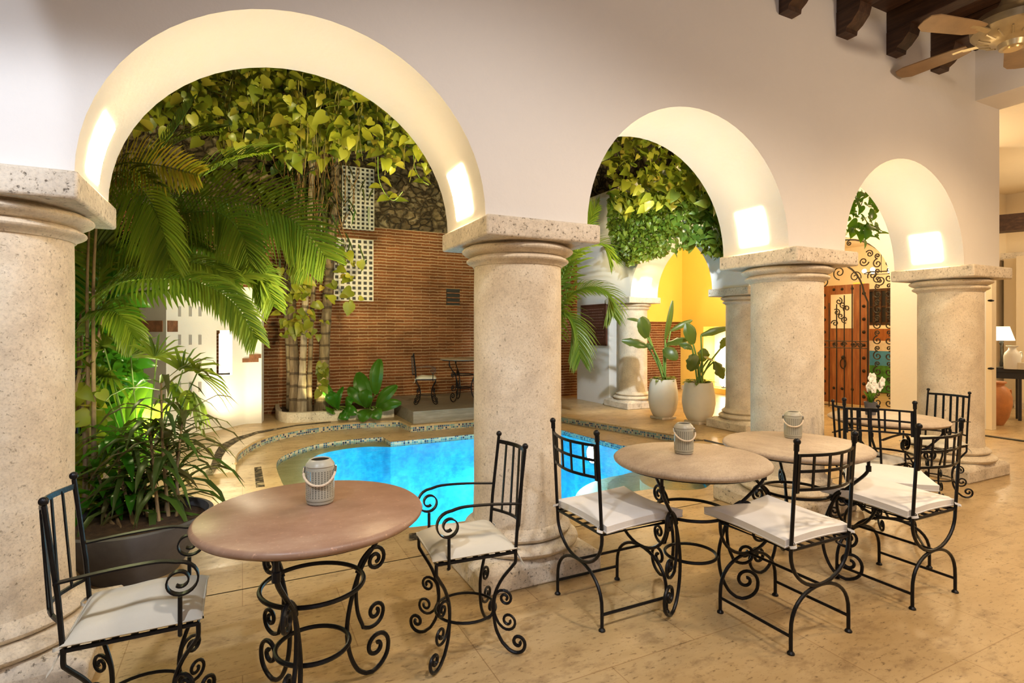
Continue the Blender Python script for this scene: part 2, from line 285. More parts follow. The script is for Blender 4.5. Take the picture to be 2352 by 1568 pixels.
# ------------------------------------------------------------------ mesh helpers
class MB:
    def __init__(s): s.v = []; s.f = []; s.uv = {}; s.sm = True
    def add(s, vs, fs, uvs=None):
        o = len(s.v); s.v += [tuple(v) for v in vs]
        for i, f in enumerate(fs):
            if uvs: s.uv[len(s.f)] = uvs[i]
            s.f.append(tuple(o+k for k in f))
        return s
    def box(s, x0, x1, y0, y1, z0, z1):
        vs = [(x, y, z) for z in (z0, z1) for y in (y0, y1) for x in (x0, x1)]
        return s.add(vs, [(0, 2, 3, 1), (4, 5, 7, 6), (0, 1, 5, 4), (2, 6, 7, 3), (0, 4, 6, 2), (1, 3, 7, 5)])
    def obox(s, c, hx, hy, hz, rz=0):
        c = Vector(c); R = Matrix.Rotation(rz, 3, 'Z')
        vs = [c+R @ Vector((x*hx, y*hy, z*hz)) for z in (-1, 1) for y in (-1, 1) for x in (-1, 1)]
        return s.add(vs, [(0, 2, 3, 1), (4, 5, 7, 6), (0, 1, 5, 4), (2, 6, 7, 3), (0, 4, 6, 2), (1, 3, 7, 5)])
    def prism(s, poly, z0, z1):
        n = len(poly); vs = [(x, y, z0) for x, y in poly]+[(x, y, z1) for x, y in poly]
        return s.add(vs, [tuple(range(n))[::-1], tuple(range(n, 2*n))]+[(i, (i+1) % n, n+(i+1) % n, n+i) for i in range(n)])
    def tube(s, pts, r, n=8, flat=None, cap=True, closed=False):
        P = [Vector(p) for p in pts]; m = len(P); vs = []; fs = []
        up = Vector((0, 0, 1)); prev = None
        for i, p in enumerate(P):
            if closed: t = P[(i+1) % m]-P[i-1]
            else: t = (P[min(i+1, m-1)]-P[max(i-1, 0)])
            if t.length < 1e-9: t = Vector((0, 0, 1))
            t.normalize()
            if prev is None:
                a = t.cross(up); a = a if a.length > .05 else t.cross(Vector((1, 0, 0)))
            else: a = prev-t*prev.dot(t)
            a.normalize(); prev = a; b = t.cross(a)
            rr = r[i] if isinstance(r, (list, tuple)) else r
            ra, rb = (rr, rr) if flat is None else flat
            for k in range(n):
                q = 2*PI*k/n; vs.append(p+a*math.cos(q)*ra+b*math.sin(q)*rb)
        for i in range(m if closed else m-1):
            for k in range(n):
                j = (i+1) % m
                fs.append((i*n+k, i*n+(k+1) % n, j*n+(k+1) % n, j*n+k))
        if cap and not closed: fs += [tuple(range(n))[::-1], tuple(range((m-1)*n, m*n))]
        return s.add(vs, fs)
    def strip(s, pts, w, t, side):       # flat bar with a fixed width direction
        P = [Vector(p) for p in pts]; m = len(P); sd = Vector(side).normalized(); vs = []; fs = []
        for i, p in enumerate(P):
            tg = (P[min(i+1, m-1)]-P[max(i-1, 0)]).normalized(); nn = tg.cross(sd).normalized()
            for a, b in ((-1, -1), (1, -1), (1, 1), (-1, 1)): vs.append(p+sd*w*a+nn*t*b)
        for i in range(m-1):
            for k in range(4): fs.append((i*4+k, i*4+(k+1) % 4, i*4+4+(k+1) % 4, i*4+4+k))
        fs += [(3, 2, 1, 0), tuple(range(m*4-4, m*4))]
        return s.add(vs, fs)
    def lathe(s, prof, c=(0, 0, 0), n=32, uv=False):
        cx, cy, cz = c; vs = []; fs = []; uvs = []
        for r, z in prof:
            for k in range(n): vs.append((cx+r*math.cos(2*PI*k/n), cy+r*math.sin(2*PI*k/n), cz+z))
        for i in range(len(prof)-1):
            for k in range(n):
                fs.append((i*n+k, i*n+(k+1) % n, i*n+n+(k+1) % n, i*n+n+k))
                uvs.append(((k/n, prof[i][1]), ((k+1)/n, prof[i][1]), ((k+1)/n, prof[i+1][1]), (k/n, prof[i+1][1])))
        if not uv:
            if prof[0][0] > 1e-4: fs.append(tuple(range(n))[::-1])
            if prof[-1][0] > 1e-4: fs.append(tuple(range((len(prof)-1)*n, len(prof)*n)))
        return s.add(vs, fs, uvs if uv else None)
    def ball(s, c, r, n=10, sz=1):
        return s.lathe([(max(1e-5, r*math.sin(PI*i/n)), -r*sz*math.cos(PI*i/n)) for i in range(n+1)], c, n+2)
    def build(s, name, mat, parent=None, smooth=True, bevel=0, loc=None, sharp=35):
        me = bpy.data.meshes.new(name); me.from_pydata(s.v, [], s.f)
        if s.uv:
            ul = me.uv_layers.new(name='UVMap')
            for p in me.polygons:
                if p.index in s.uv:
                    for li, u in zip(p.loop_indices, s.uv[p.index]): ul.data[li].uv = u
        o = bpy.data.objects.new(name, me); C.objects.link(o)
        for mm in (mat if isinstance(mat, list) else [mat]): me.materials.append(mm)
        if smooth:
            for p in me.polygons: p.use_smooth = True
            try: me.set_sharp_from_angle(angle=math.radians(sharp))
            except Exception: pass
        if bevel:
            b = o.modifiers.new('bevel', 'BEVEL'); b.width = bevel; b.segments = 2; b.limit_method = 'ANGLE'
        if parent is not None: o.parent = parent
        if loc is not None: o.location = loc
        return o
def tag(o, label=None, cat=None, group=None, kind=None):
    if label: o['label'] = label
    if cat: o['category'] = cat
    if group: o['group'] = group
    if kind: o['kind'] = kind
    return o
def thing(name, label, cat, loc=(0, 0, 0), rz=0, group=None, sc=1):
    o = bpy.data.objects.new(name, None); C.objects.link(o); o.location = loc; o.rotation_euler = (0, 0, rz); o.scale = (sc, sc, sc)
    o.empty_display_size = .1
    return tag(o, label, cat, group)
def struct(o): o['kind'] = 'structure'; return o
def copy_tree(o, parent=None):
    c = o.copy(); C.objects.link(c)
    if parent is not None: c.parent = parent
    for ch in o.children: copy_tree(ch, c)
    return c
def smooth_pts(P, k=6):
    P = [Vector(p) for p in P]; out = []
    for i in range(len(P)-1):
        a, b, c, d = P[max(i-1, 0)], P[i], P[i+1], P[min(i+2, len(P)-1)]
        for j in range(k):
            t = j/k; out.append(.5*((2*b)+(c-a)*t+(2*a-5*b+4*c-d)*t*t+(3*b-a-3*c+d)*t**3))
    out.append(P[-1]); return out
def spiral(c, r0, r1, a0, turns, n=26):
    return [(c[0]+(r0+(r1-r0)*(i/n)**.8)*math.cos(math.radians(a0)+2*PI*turns*i/n),
             c[1]+(r0+(r1-r0)*(i/n)**.8)*math.sin(math.radians(a0)+2*PI*turns*i/n)) for i in range(n+1)]
def fill(loops, zf, name, mat, uvs=1.0, skirt=None, grid=0):
    """flat sheet bounded by loops[0] with holes loops[1:], height from zf"""
    pts = []; edges = []
    for lp in loops:
        o = len(pts); pts += [Vector((p[0], p[1])) for p in lp]
        edges += [(o+i, o+(i+1) % len(lp)) for i in range(len(lp))]
    if grid:
        xs = [p[0] for p in loops[0]]; ys = [p[1] for p in loops[0]]; x = min(xs)+grid/2
        while x < max(xs):
            y = min(ys)+grid/2
            while y < max(ys): pts.append(Vector((x, y))); y += grid
            x += grid
    vs, es, fs, *_ = delaunay_2d_cdt(pts, edges, [], 0, 1e-5)
    def inside(p, lp):
        c = False; n = len(lp)
        for i in range(n):
            a, b = lp[i], lp[(i+1) % n]
            if (a[1] > p[1]) != (b[1] > p[1]) and p[0] < (b[0]-a[0])*(p[1]-a[1])/(b[1]-a[1])+a[0]: c = not c
        return c
    out = []
    for f in fs:
        cx = sum(vs[i][0] for i in f)/len(f); cy = sum(vs[i][1] for i in f)/len(f)
        if inside((cx, cy), loops[0]) and not any(inside((cx, cy), h) for h in loops[1:]): out.append(tuple(f))
    m = MB(); m.add([(v[0], v[1], zf(v[0], v[1])) for v in vs], out)
    return m
def ribbon(line, z0, z1, off=0):
    m = MB(); u = 0
    for i in range(len(line)-1):
        a, b = line[i], line[i+1]; l = math.hypot(b[0]-a[0], b[1]-a[1])
        za = z0(*a[:2]) if callable(z0) else z0; zb = z0(*b[:2]) if callable(z0) else z0
        m.add([(a[0], a[1], za), (b[0], b[1], zb), (b[0], b[1], z1), (a[0], a[1], z1)], [(0, 1, 2, 3)], [((u, za), (u+l, zb), (u+l, z1), (u, z1))])
        u += l
    return m

# ------------------------------------------------------------------ setting: arcade wall with arches
ZS = 2.012; RISE = .856; PITCH = 2.417; X0 = -.921; PH = .326; YF = 2.694; YB = 3.30; YC = 2.96
colx = [X0+i*PITCH for i in range(4)]
def arch_wall(name, piers, half, x0, x1, zt, y0, y1, rise, mat, swap=False):
    """piers: pier centres; openings between successive ones"""
    bottom = [(x0, ZS)]
    for i in range(len(piers)-1):
        a = piers[i]+half; b = piers[i+1]-half; c = (a+b)/2; r = (b-a)/2
        bottom += [(c-r*math.cos(PI*k/32), ZS+rise*math.sin(PI*k/32)) for k in range(33)]
    bottom.append((x1, ZS))
    n = len(bottom); m = MB()
    def P(x, y, z): return (y, x, z) if swap else (x, y, z)
    for i in range(n-1):
        (xa, za), (xb, zb) = bottom[i], bottom[i+1]
        if abs(xa-xb) < 1e-6: continue
        for y in (y0, y1): m.add([P(xa, y, za), P(xb, y, zb), P(xb, y, zt), P(xa, y, zt)], [(0, 1, 2, 3)])
        m.add([P(xa, y0, za), P(xb, y0, zb), P(xb, y1, zb), P(xa, y1, za)], [(0, 1, 2, 3)])
    m.add([P(x0, y0, zt), P(x1, y0, zt), P(x1, y1, zt), P(x0, y1, zt)], [(0, 1, 2, 3)])
    for x in (x0, x1): m.add([P(x, y0, ZS), P(x, y1, ZS), P(x, y1, zt), P(x, y0, zt)], [(0, 1, 2, 3)])
    o = m.build(name, mat); bm = bmesh.new(); bm.from_mesh(o.data); bmesh.ops.remove_doubles(bm, verts=bm.verts, dist=1e-5); bmesh.ops.recalc_face_normals(bm, faces=bm.faces); bm.to_mesh(o.data); bm.free()
    for p in o.data.polygons: p.use_smooth = True
    o.data.set_sharp_from_angle(angle=math.radians(30))
    return struct(o)
arch_wall('wall_front', colx, PH, -4.2, colx[3]+PH, 4.6, YF, YB, RISE, m_plaster)
RX = 6.52; ry = [5.60, 8.14]
arch_wall('wall_right', ry, PH, 5.27, 9.55, 3.95, RX-.31, RX+.31, .90, m_plaster, True)
o = MB().box(RX-.33, RX+.36, 5.2, 9.6, 3.95, 4.05).build('trim_1', m_slab, bevel=.01); struct(o)
o = MB().box(6.21, 6.83, 8.45, 9.55, 0, 2.012).build('wall_right', m_plaster); struct(o)
# room behind the camera
struct(MB().box(-4.3, -4.2, -4, YF, 0, 4.6).build('wall_left', m_plaster))
struct(MB().box(-4.3, 13, -4.1, -4, 0, 4.6).build('wall_rear', m_plaster))
# gallery side wall (x = 9.5) with gate arch and lounge opening
XG = 9.5; GA, GB = 5.28, 6.98; GC = (GA+GB)/2; GR = (GB-GA)/2; GZ = 2.2
m = MB(); zt = 4.3
def gq(a, b): m.add([a, b, (b[0], b[1], zt), (a[0], a[1], zt)], [(0, 1, 2, 3)])
for X in (XG, XG+.12):
    gq((X, 4.0, 0), (X, GA, 0)); gq((X, GB, 0), (X, 7.0, 0))
    for k in range(24):
        a, b = PI*k/24, PI*(k+1)/24
        gq((X, GC-GR*math.cos(a), GZ+GR*math.sin(a)), (X, GC-GR*math.cos(b), GZ+GR*math.sin(b)))
for k in range(24):
    a, b = PI*k/24, PI*(k+1)/24
    pa = (GC-GR*math.cos(a), GZ+GR*math.sin(a)); pb = (GC-GR*math.cos(b), GZ+GR*math.sin(b))
    m.add([(XG, *pa), (XG, *pb), (XG+.12, *pb), (XG+.12, *pa)], [(0, 1, 2, 3)])
for Y, z in ((GA, GZ), (GB, GZ), (4.0, zt)): m.add([(XG, Y, 0), (XG+.12, Y, 0), (XG+.12, Y, z), (XG, Y, z)], [(0, 1, 2, 3)])
struct(m.build('wall_gallery', m_plaster))
# yellow end of the gallery: niche in the side wall
m = MB()
m.box(XG, XG+.35, 7.0, 8.62, 0, zt).box(XG, XG+.35, 9.32, 10.1, 0, zt).box(XG, XG+.35, 8.62, 9.32, 1.5, zt).box(XG, XG+.35, 8.62, 9.32, 0, .12)
struct(m.build('wall_gallery', m_yellow))
struct(MB().box(XG+.35, XG+.42, 8.5, 9.4, 0, 1.6).build('wall_niche', m_plaster))
nl = thing('niche_light', 'small glowing floor lamp inside the lit niche of the yellow wall', 'light', (XG+.2, 8.92, .12))
MB().lathe([(.05, 0), (.05, .02), (.012, .03), (.012, .05)]).build('base', m_iron, nl)
MB().lathe([(.04, .05), (.075, .09), (.08, .16), (.06, .24), (.02, .28)]).build('lamp_shade', m_nichel, nl)
struct(MB().box(6.83, XG, 10.05, 10.25, 0, 1.62).build('wall_back', m_brick))
struct(MB().box(6.83, XG, 10.0, 10.3, 1.62, 4.3).build('wall_back', m_yellow))
# skirting in the gallery
struct(MB().box(XG-.02, XG, 7.0, 8.62, 0, .1).box(XG-.02, XG, 9.32, 10.0, 0, .1).build('baseboard_right', m_slab))
# white downstand beam, ceiling
struct(MB().box(6.2, 6.66, -4, YF, 3.57, 4.3).build('trim_2', m_plaster))
struct(MB().box(-4.3, 6.2, -4.1, YF+.02, 4.04, 4.12).build('ceiling', m_wood))
struct(MB().box(9.9, 13.2, 4.0, 5.5, 4.0, 4.1).build('ceiling', m_cream))
struct(MB().box(6.66, 13.2, -4.1, 4.0, 4.0, 4.1).build('ceiling', m_cream))
struct(MB().box(6.83, 9.9, 4.0, 10.3, 4.0, 4.1).build('ceiling', m_cream))
struct(MB().box(9.9, 13.2, 5.5, 9.6, 3.4, 3.5).build('ceiling', m_cream))
# back garden wall: brick below, rubble above
m = MB(); 
struct(MB().box(-2.3, 7.2, 10.1, 10.4, -.1, 3.32).build('wall_back', m_brick))
def rubble():
    m = MB(); nx, nz = 120, 40; rnd = random.Random(3)
    for j in range(nz+1):
        for i in range(nx+1):
            x = -2.2+9.4*i/nx; z = 3.30+3.2*j/nz
            m.v.append((x, 10.1-.10*rnd.random()*(1 if j else .2), z))
    for j in range(nz):
        for i in range(nx): a = j*(nx+1)+i; m.f.append((a, a+1, a+nx+2, a+nx+1))
    return m
struct(rubble().build('wall_back', m_rubble))
struct(MB().box(-2.3, -2.0, 3.3, 10.4, -.2, 6.4).build('wall_left', m_brick))
struct(MB().box(7.2, 7.3, 3.4, 10.4, 4.05, 6.4).build('wall_right', m_rubble))

# ------------------------------------------------------------------ columns
def column(x, y, label, plinth=None, group=None, r=.264):
    t = thing('stone_column', label, 'column', (x, y, 0), 0, group)
    h = .358
    s = MB().box(-h, h, -h, h, 1.902, ZS); s.build('capital_slab', m_slab, t, bevel=.012)
    def torus(z0, z1, r0, ro, k=8): return [(r0+(ro-r0)*math.sin(PI*i/k), z0+(z1-z0)*i/k) for i in range(k+1)]
    MB().lathe([(r+.005, 1.78)]+torus(1.79, 1.838, r+.012, r+.045)+torus(1.842, 1.90, r+.03, r+.072)+[(r+.03, 1.902)], n=56).build('capital_molding', m_column, t)
    MB().lathe([(r+.01, .28), (r+.003, .34)]+[(r, .5+i*.16) for i in range(8)]+[(r-.002, 1.785)], n=56).build('shaft', m_column, t)
    MB().lathe([(r+.05, .14)]+torus(.145, .215, r+.055, r+.10)+torus(.215, .275, r+.02, r+.055)+[(r+.01, .29)], n=56).build('base_molding', m_column, t)
    a, b, c, d = plinth or (-.383, .383, -.33, .40)
    p = MB(); p.add([(a, c, 0), (b, c, 0), (b, d, 0), (a, d, 0), (a, c, .115), (b, c, .115), (b, d, .115), (a, d, .115), (-.3, -.3, .15), (.3, -.3, .15), (.3, .3, .15), (-.3, .3, .15)],
        [(0, 3, 2, 1), (0, 1, 5, 4), (1, 2, 6, 5), (2, 3, 7, 6), (3, 0, 4, 7), (4, 5, 9, 8), (5, 6, 10, 9), (6, 7, 11, 10), (7, 4, 8, 11), (8, 9, 10, 11)])
    p.build('plinth', m_slab, t, bevel=.012, sharp=25)
    return t
lab = ['nearest stone column, cut off by the left edge of the picture behind the armchair',
       'stone column in the centre of the picture, between the pool and the left round table',
       'stone column behind the third round table, right of the white planters',
       'stone column at the right end of the arcade beside the lounge opening']
for i, x in enumerate(colx): column(x, YC, lab[i], group='front arcade columns')
column(RX, 8.14, 'far stone column left of the white planters, beside the brown plaque', (-.40, .40, -.36, .36), 'side arcade columns')
column(RX, 5.60, 'far stone column right of the white planters, partly hidden by the third arcade column', (-.40, .40, -.36, .36), 'side arcade columns')

# ------------------------------------------------------------------ arch lights
def arch_light(cx, r, rise, side, y0, y1, label, swap=None):
    m = MB(); n = 8; a0, a1 = math.radians(4), math.radians(22)
    for k in range(n+1):
        a = a0+(a1-a0)*k/n
        for y in (y0, y1):
            for q in (.006, -.03):
                x = cx+side*(r-q)*math.cos(a); z = ZS+(rise-q)*math.sin(a)
                m.v.append((x, y, z) if swap is None else (y, x, z))
    for k in range(n):
        b = k*4
        m.f += [(b, b+4, b+6, b+2), (b+1, b+3, b+7, b+5), (b, b+1, b+5, b+4), (b+2, b+6, b+7, b+3)]
    m.f += [(0, 2, 3, 1), (n*4, n*4+1, n*4+3, n*4+2)]
    tag(m.build('arch_light', m_panel), label, 'light', 'glowing panels set into the arches')
r1 = PITCH/2-PH
mid = [(colx[i]+colx[i+1])/2 for i in range(3)]
arch_light(mid[0], r1, RISE, -1, 2.86, 3.07, 'glowing panel in the left foot of the biggest arch, above the palm')
arch_light(mid[0], r1, RISE, 1, 2.87, 3.12, 'glowing panel in the right foot of the biggest arch, above the central column')
arch_light(mid[1], r1, RISE, -1, 2.87, 3.12, 'glowing panel in the hidden left foot of the middle arch')
arch_light(mid[1], r1, RISE, 1, 2.87, 3.12, 'glowing panel in the right foot of the middle arch')
arch_light(mid[2], r1, RISE, -1, 2.87, 3.12, 'glowing panel in the hidden left foot of the small right arch')
arch_light(mid[2], r1, RISE, 1, 2.87, 3.12, 'glowing panel in the right foot of the smallest front arch, beside the lounge')
my = (ry[0]+ry[1])/2; rr = (ry[1]-ry[0])/2-PH
arch_light(my, rr, .90, 1, RX-.13, RX+.12, 'small glowing panel in the far arch above the planters', True)
arch_light(my, rr, .90, -1, RX-.13, RX+.12, 'glowing panel in the hidden near foot of the far arch', True)

# ------------------------------------------------------------------ joists with corbels
JX = [-1.69+.655*i for i in range(12)]
for i, x in enumerate(JX):
    k = len(JX)-i
    vis = {8: 'leftmost of the four dark corbelled ceiling beams', 9: 'second dark ceiling beam with a curved corbel from the left', 10: 'third dark ceiling beam with a curved corbel from the left', 11: 'dark ceiling beam with corbel beside the fan'}
    o = MB().box(-.07, .07, -6.7, 0, 3.87, 4.04).build('ceiling_beam', m_wood, bevel=.006, loc=(x, YF, 0))
    tag(o, vis.get(i, 'dark wooden ceiling beam above the dining gallery, out of the picture'), 'beam', 'dark ceiling beams')
    prof = [(0, 3.69), (-.075, 3.69), (-.08, 3.72), (-.12, 3.745), (-.17, 3.80), (-.185, 3.85), (-.185, 3.87), (0, 3.87)]
    n = len(prof); c = MB(); c.add([(s, y, z) for s in (-.07, .07) for y, z in prof], [tuple(range(n)), tuple(range(2*n-1, n-1, -1))]+[(j, j+n, (j+1) % n+n, (j+1) % n) for j in range(n)])
    c.build('corbel', m_wood, o, sharp=25)

# ------------------------------------------------------------------ ceiling fan
fx, fy, fz = 4.93, 1.92, 3.50
fan = thing('ceiling_fan', 'brass ceiling fan hanging under the dark beams', 'fan', (fx, fy, fz))
MB().lathe([(.03, .30), (.10, .33), (.16, .40), (.16, .44), (.03, .47), (.015, .47), (.015, .54)]).build('canopy', m_fan, fan)
MB().lathe([(.02, -.085), (.075, -.08), (.085, -.045), (.11, -.03), (.13, -.02), (.19, 0), (.235, .05), (.24, .10), (.20, .16), (.10, .2), (.05, .3)], n=40).build('motor_housing', m_fan, fan)
MB().lathe([(.001, -.092), (.05, -.092), (.055, -.08)]).build('cap', plain('brass_cap', (.6, .42, .18), .3, .7, .05, 5, 0), fan)
for k in range(16):
    a = 2*PI*k/16; f_ = MB().tube([(.13*math.cos(a), .13*math.sin(a), -.022), (.20*math.cos(a), .20*math.sin(a), .006)], .006, 6)
    f_.build('vent_rib', m_fan, fan)
for k in range(5):
    a = 2*PI*k/5+.35; b = MB()
    R = Matrix.Rotation(a, 3, 'Z')
    out = [(.26, -.045), (.35, -.07), (.68, -.08), (.74, -.05), (.75, 0), (.74, .05), (.68, .07), (.35, .055), (.26, .04)]
    vs = [R @ Vector((x, y, .03+y*.22+h)) for h in (0, .008) for x, y in out]; n = len(out)
    b.add(vs, [tuple(range(n))[::-1], tuple(range(n, 2*n))]+[(j, (j+1) % n, n+(j+1) % n, n+j) for j in range(n)])
    bo = b.build('blade', m_blade, fan, smooth=False)
    MB().strip([R @ Vector((.2, 0, .02)), R @ Vector((.30, 0, .035)), R @ Vector((.36, 0, .035))], .018, .005, R @ Vector((0, 1, .2))).build('blade_arm', m_fan, bo)

# ------------------------------------------------------------------ ground, pool
def ss(x): x = max(0, min(1, x)); return x*x*(3-2*x)
def zg(x, y): return -.10*ss((y-3.5)/1.6)*ss((1.1-x)/1.1)
# mosaic curb line (top, z=0), from the left front round the back to the right
pxs = [(541, 1062), (541, 1050), (553, 1034), (590, 1011), (638, 994.5), (706, 981), (791, 971), (876, 966), (917, 965.5)]
curb = [tuple(onz(*p))[:2] for p in pxs]+[(2.24, 7.93), (4.66, 7.93), (4.95, 6.8), (5.22, 5.8), (5.36, 5.25)]
def cr2(P, k=5): return [tuple(v)[:2] for v in smooth_pts([(a, b, 0) for a, b in P], k)]
curb = cr2(curb[:9], 4)+curb[9:]
# ledge inner edge = water outline
wl = [tuple(onz(*p, -.10))[:2] for p in [(654, 1121), (638, 1084.7), (634.7, 1067.7), (640, 1055), (655, 1045), (692, 1030), (740, 1018), (808, 1009), (879, 1003.5)]]
water = cr2([(1.38, 3.77), (.75, 3.95), (.42, 4.6)]+wl, 4)+[(1.80, 7.36), (4.31, 7.40), (4.45, 5.8)]+cr2([(4.50, 5.0), (4.42, 4.35), (4.09, 3.88), (3.72, 3.62), (3.45, 3.66), (3.25, 3.80), (2.9, 3.8)], 4)
LZ = -.10
stepL = curb[0]
pt = onz(505, 1079, -.1)
# terrace: everything outside the curb line, z = 0
ter = curb+[(5.36, 4.4), (6.21, 4.4), (6.21, 10.15), (-2.05, 10.15), (-2.05, stepL[1]), (stepL[0]-.05, stepL[1])]
struct(fill([ter], lambda x, y: 0, 't', m_floor).build('floor', m_floor, smooth=False))
struct(MB().add([(-2.05, stepL[1], 0), (stepL[0], stepL[1], 0), (stepL[0], stepL[1], -.12), (-2.05, stepL[1], -.12)], [(0, 1, 2, 3)]).build('trim_3', m_slab))
# near ground and ledge: z = zg in front, ledge level behind
def zl(x, y):
    return zg(x, y) if y < 5.2 else min(zg(x, y), LZ*ss((y-5.0)/.8))
near = [(-4.2, 3.30), (6.21, 3.30), (6.21, 4.4), (5.36, 4.4)]+curb[::-1]+[(-2.05, stepL[1]), (-2.05, 4.0), (-4.2, 4.0)]
# refine: extra points by subdividing with an inner grid is not needed, the slope is gentle
g = fill([near, water], zl, 'n', m_floor, grid=.25).build('floor', m_floor, smooth=False); struct(g)
struct(MB().box(-4.3, 9.5, -4.1, 3.31, -.1, 0).build('floor', m_floor, smooth=False))
struct(MB().box(6.20, 13.2, -4.1, 10.3, -.11, -.0015).build('floor', m_floor, smooth=False))
struct(ribbon(curb, zl, -.004).build('trim_4', m_mosaic, smooth=False))
# rounded stone lip along the curb
struct(MB().tube([(x, y, -.012) for x, y in curb], .013, 8).build('trim_5', m_floor))
# pool walls
wl_ = water+[water[0]]
struct(ribbon(wl_, -.24, .0).build('pool_wall', m_mosaic, smooth=False)) if False else None
def wallz(line, zb, ztf):
    m = MB(); u = 0
    for i in range(len(line)-1):
        a, b = line[i], line[i+1]; l = math.hypot(b[0]-a[0], b[1]-a[1]); za = ztf(*a); zb2 = ztf(*b)
        m.add([(a[0], a[1], zb), (b[0], b[1], zb), (b[0], b[1], zb2), (a[0], a[1], za)], [(0, 1, 2, 3)], [((u, zb), (u+l, zb), (u+l, zb2), (u, za))]); u += l
    return m
o = struct(wallz(wl_, -.17, lambda x, y: zl(x, y)-.002).build('trim_6', m_mosaic, smooth=False))
deep = cr2([(1.45, 3.80), (1.0, 4.2), (.70, 5.0), (.62, 6.0), (.66, 6.8), (.84, 7.25), (1.15, 7.46), (1.5, 7.50), (1.80, 7.36)], 5)+[(1.80, 7.359), (4.31, 7.40), (4.45, 5.8)]+water[water.index((4.45, 5.8))+1:-1]
struct(fill([water, [(a+(0.001 if a < 2 else 0), b) for a, b in cr2([(1.55, 3.79), (1.0, 4.2), (.70, 5.0), (.62, 6.0), (.66, 6.8), (.84, 7.25), (1.15, 7.46), (1.5, 7.50), (1.79, 7.34)], 5)+[(4.30, 7.385), (4.44, 5.8), (4.49, 5.0), (4.40, 4.36), (4.07, 3.9), (3.7, 3.65), (3.45, 3.68), (3.25, 3.81), (2.9, 3.81)]]], lambda x, y: -.165, 's', m_shelf).build('floor', m_shelf, smooth=False))
struct(fill([water], lambda x, y: -1.25, 'd', m_pool).build('floor', m_pool, smooth=False))
dp = cr2([(1.55, 3.79), (1.0, 4.2), (.70, 5.0), (.62, 6.0), (.66, 6.8), (.84, 7.25), (1.15, 7.46), (1.5, 7.50), (1.79, 7.34)], 5)+[(4.30, 7.385), (4.44, 5.8), (4.49, 5.0), (4.40, 4.36), (4.07, 3.9), (3.7, 3.65), (3.45, 3.68), (3.25, 3.81), (2.9, 3.81), (1.55, 3.79)]
struct(wallz(dp, -1.26, lambda x, y: -.165).build('wall_pool', m_pool, smooth=False))
# rounded entry steps
st = thing('pool_steps', 'rounded submerged stone steps at the near right end of the pool', 'steps', (4.35, 4.35, 0))
for r_, z_ in ((1.30, -.44), (.95, -.31), (.60, -.20)):
    MB().prism([(min(r_*math.cos(2*PI*k/72), .035), max(r_*math.sin(2*PI*k/72), -.42)) for k in range(72)], -1.24, z_).build('step', m_shelf, st, sharp=40)
o = fill([water], lambda x, y: -.135, 'w', m_water).build('pool_water', m_water, smooth=False)
tag(o, 'bright turquoise lit water filling the curved pool', 'water', kind='stuff')
pl = thing('pool_light', 'bright underwater lamp in the right side wall of the pool', 'light', (4.41, 6.35, -.32))
m = MB().lathe([(.001, 0), (.10, 0), (.12, .02), (.12, .04)]); o = m.build('lens', m_poolglow, pl); o.rotation_euler = (0, -PI/2, 0)
m = MB().lathe([(.12, 0), (.15, 0), (.15, .04), (.12, .04)], n=24, uv=True); o = m.build('rim', m_chrome, pl); o.rotation_euler = (0, -PI/2, 0)
# gravel strips
m_gravel = rubble_mat(); m_gravel.name = 'gravel'; 
for n_ in m_gravel.node_tree.nodes:
    if n_.type == 'TEX_VORONOI': n_.inputs['Scale'].default_value = 13
def gravel(pp, z, lab):
    lp = [tuple(onz(*p, z))[:2] for p in pp]
    tag(fill([lp], lambda x, y: z+.004, 'g', m_gravel).build('gravel_strip', m_gravel, smooth=False), lab, 'gravel', kind='stuff')
gravel([(480, 1080), (505, 1076), (510, 1050), (522, 1030), (548, 1012), (590, 996), (680, 978), (760, 970), (760, 968), (680, 976), (590, 991), (540, 1005), (505, 1022), (494, 1040)], 0, 'dark gravel strip curving along the raised terrace left of the pool')
gravel([(584, 1074), (600, 1072), (610, 1128), (589, 1132)], -.1, 'short dark gravel strip beside the lower stone path')
gravel([(940, 1226), (1085, 1207), (1085, 1220), (940, 1242)], 0, 'dark gravel strip between the pool edge and the tiled floor')
# threshold rail at the lounge
a_, b_ = onz(2262, 1003), onz(2420, 1022)
struct(MB().box(8.86, 8.93, -2, 4.0, 0, .012).build('trim_7', m_console))

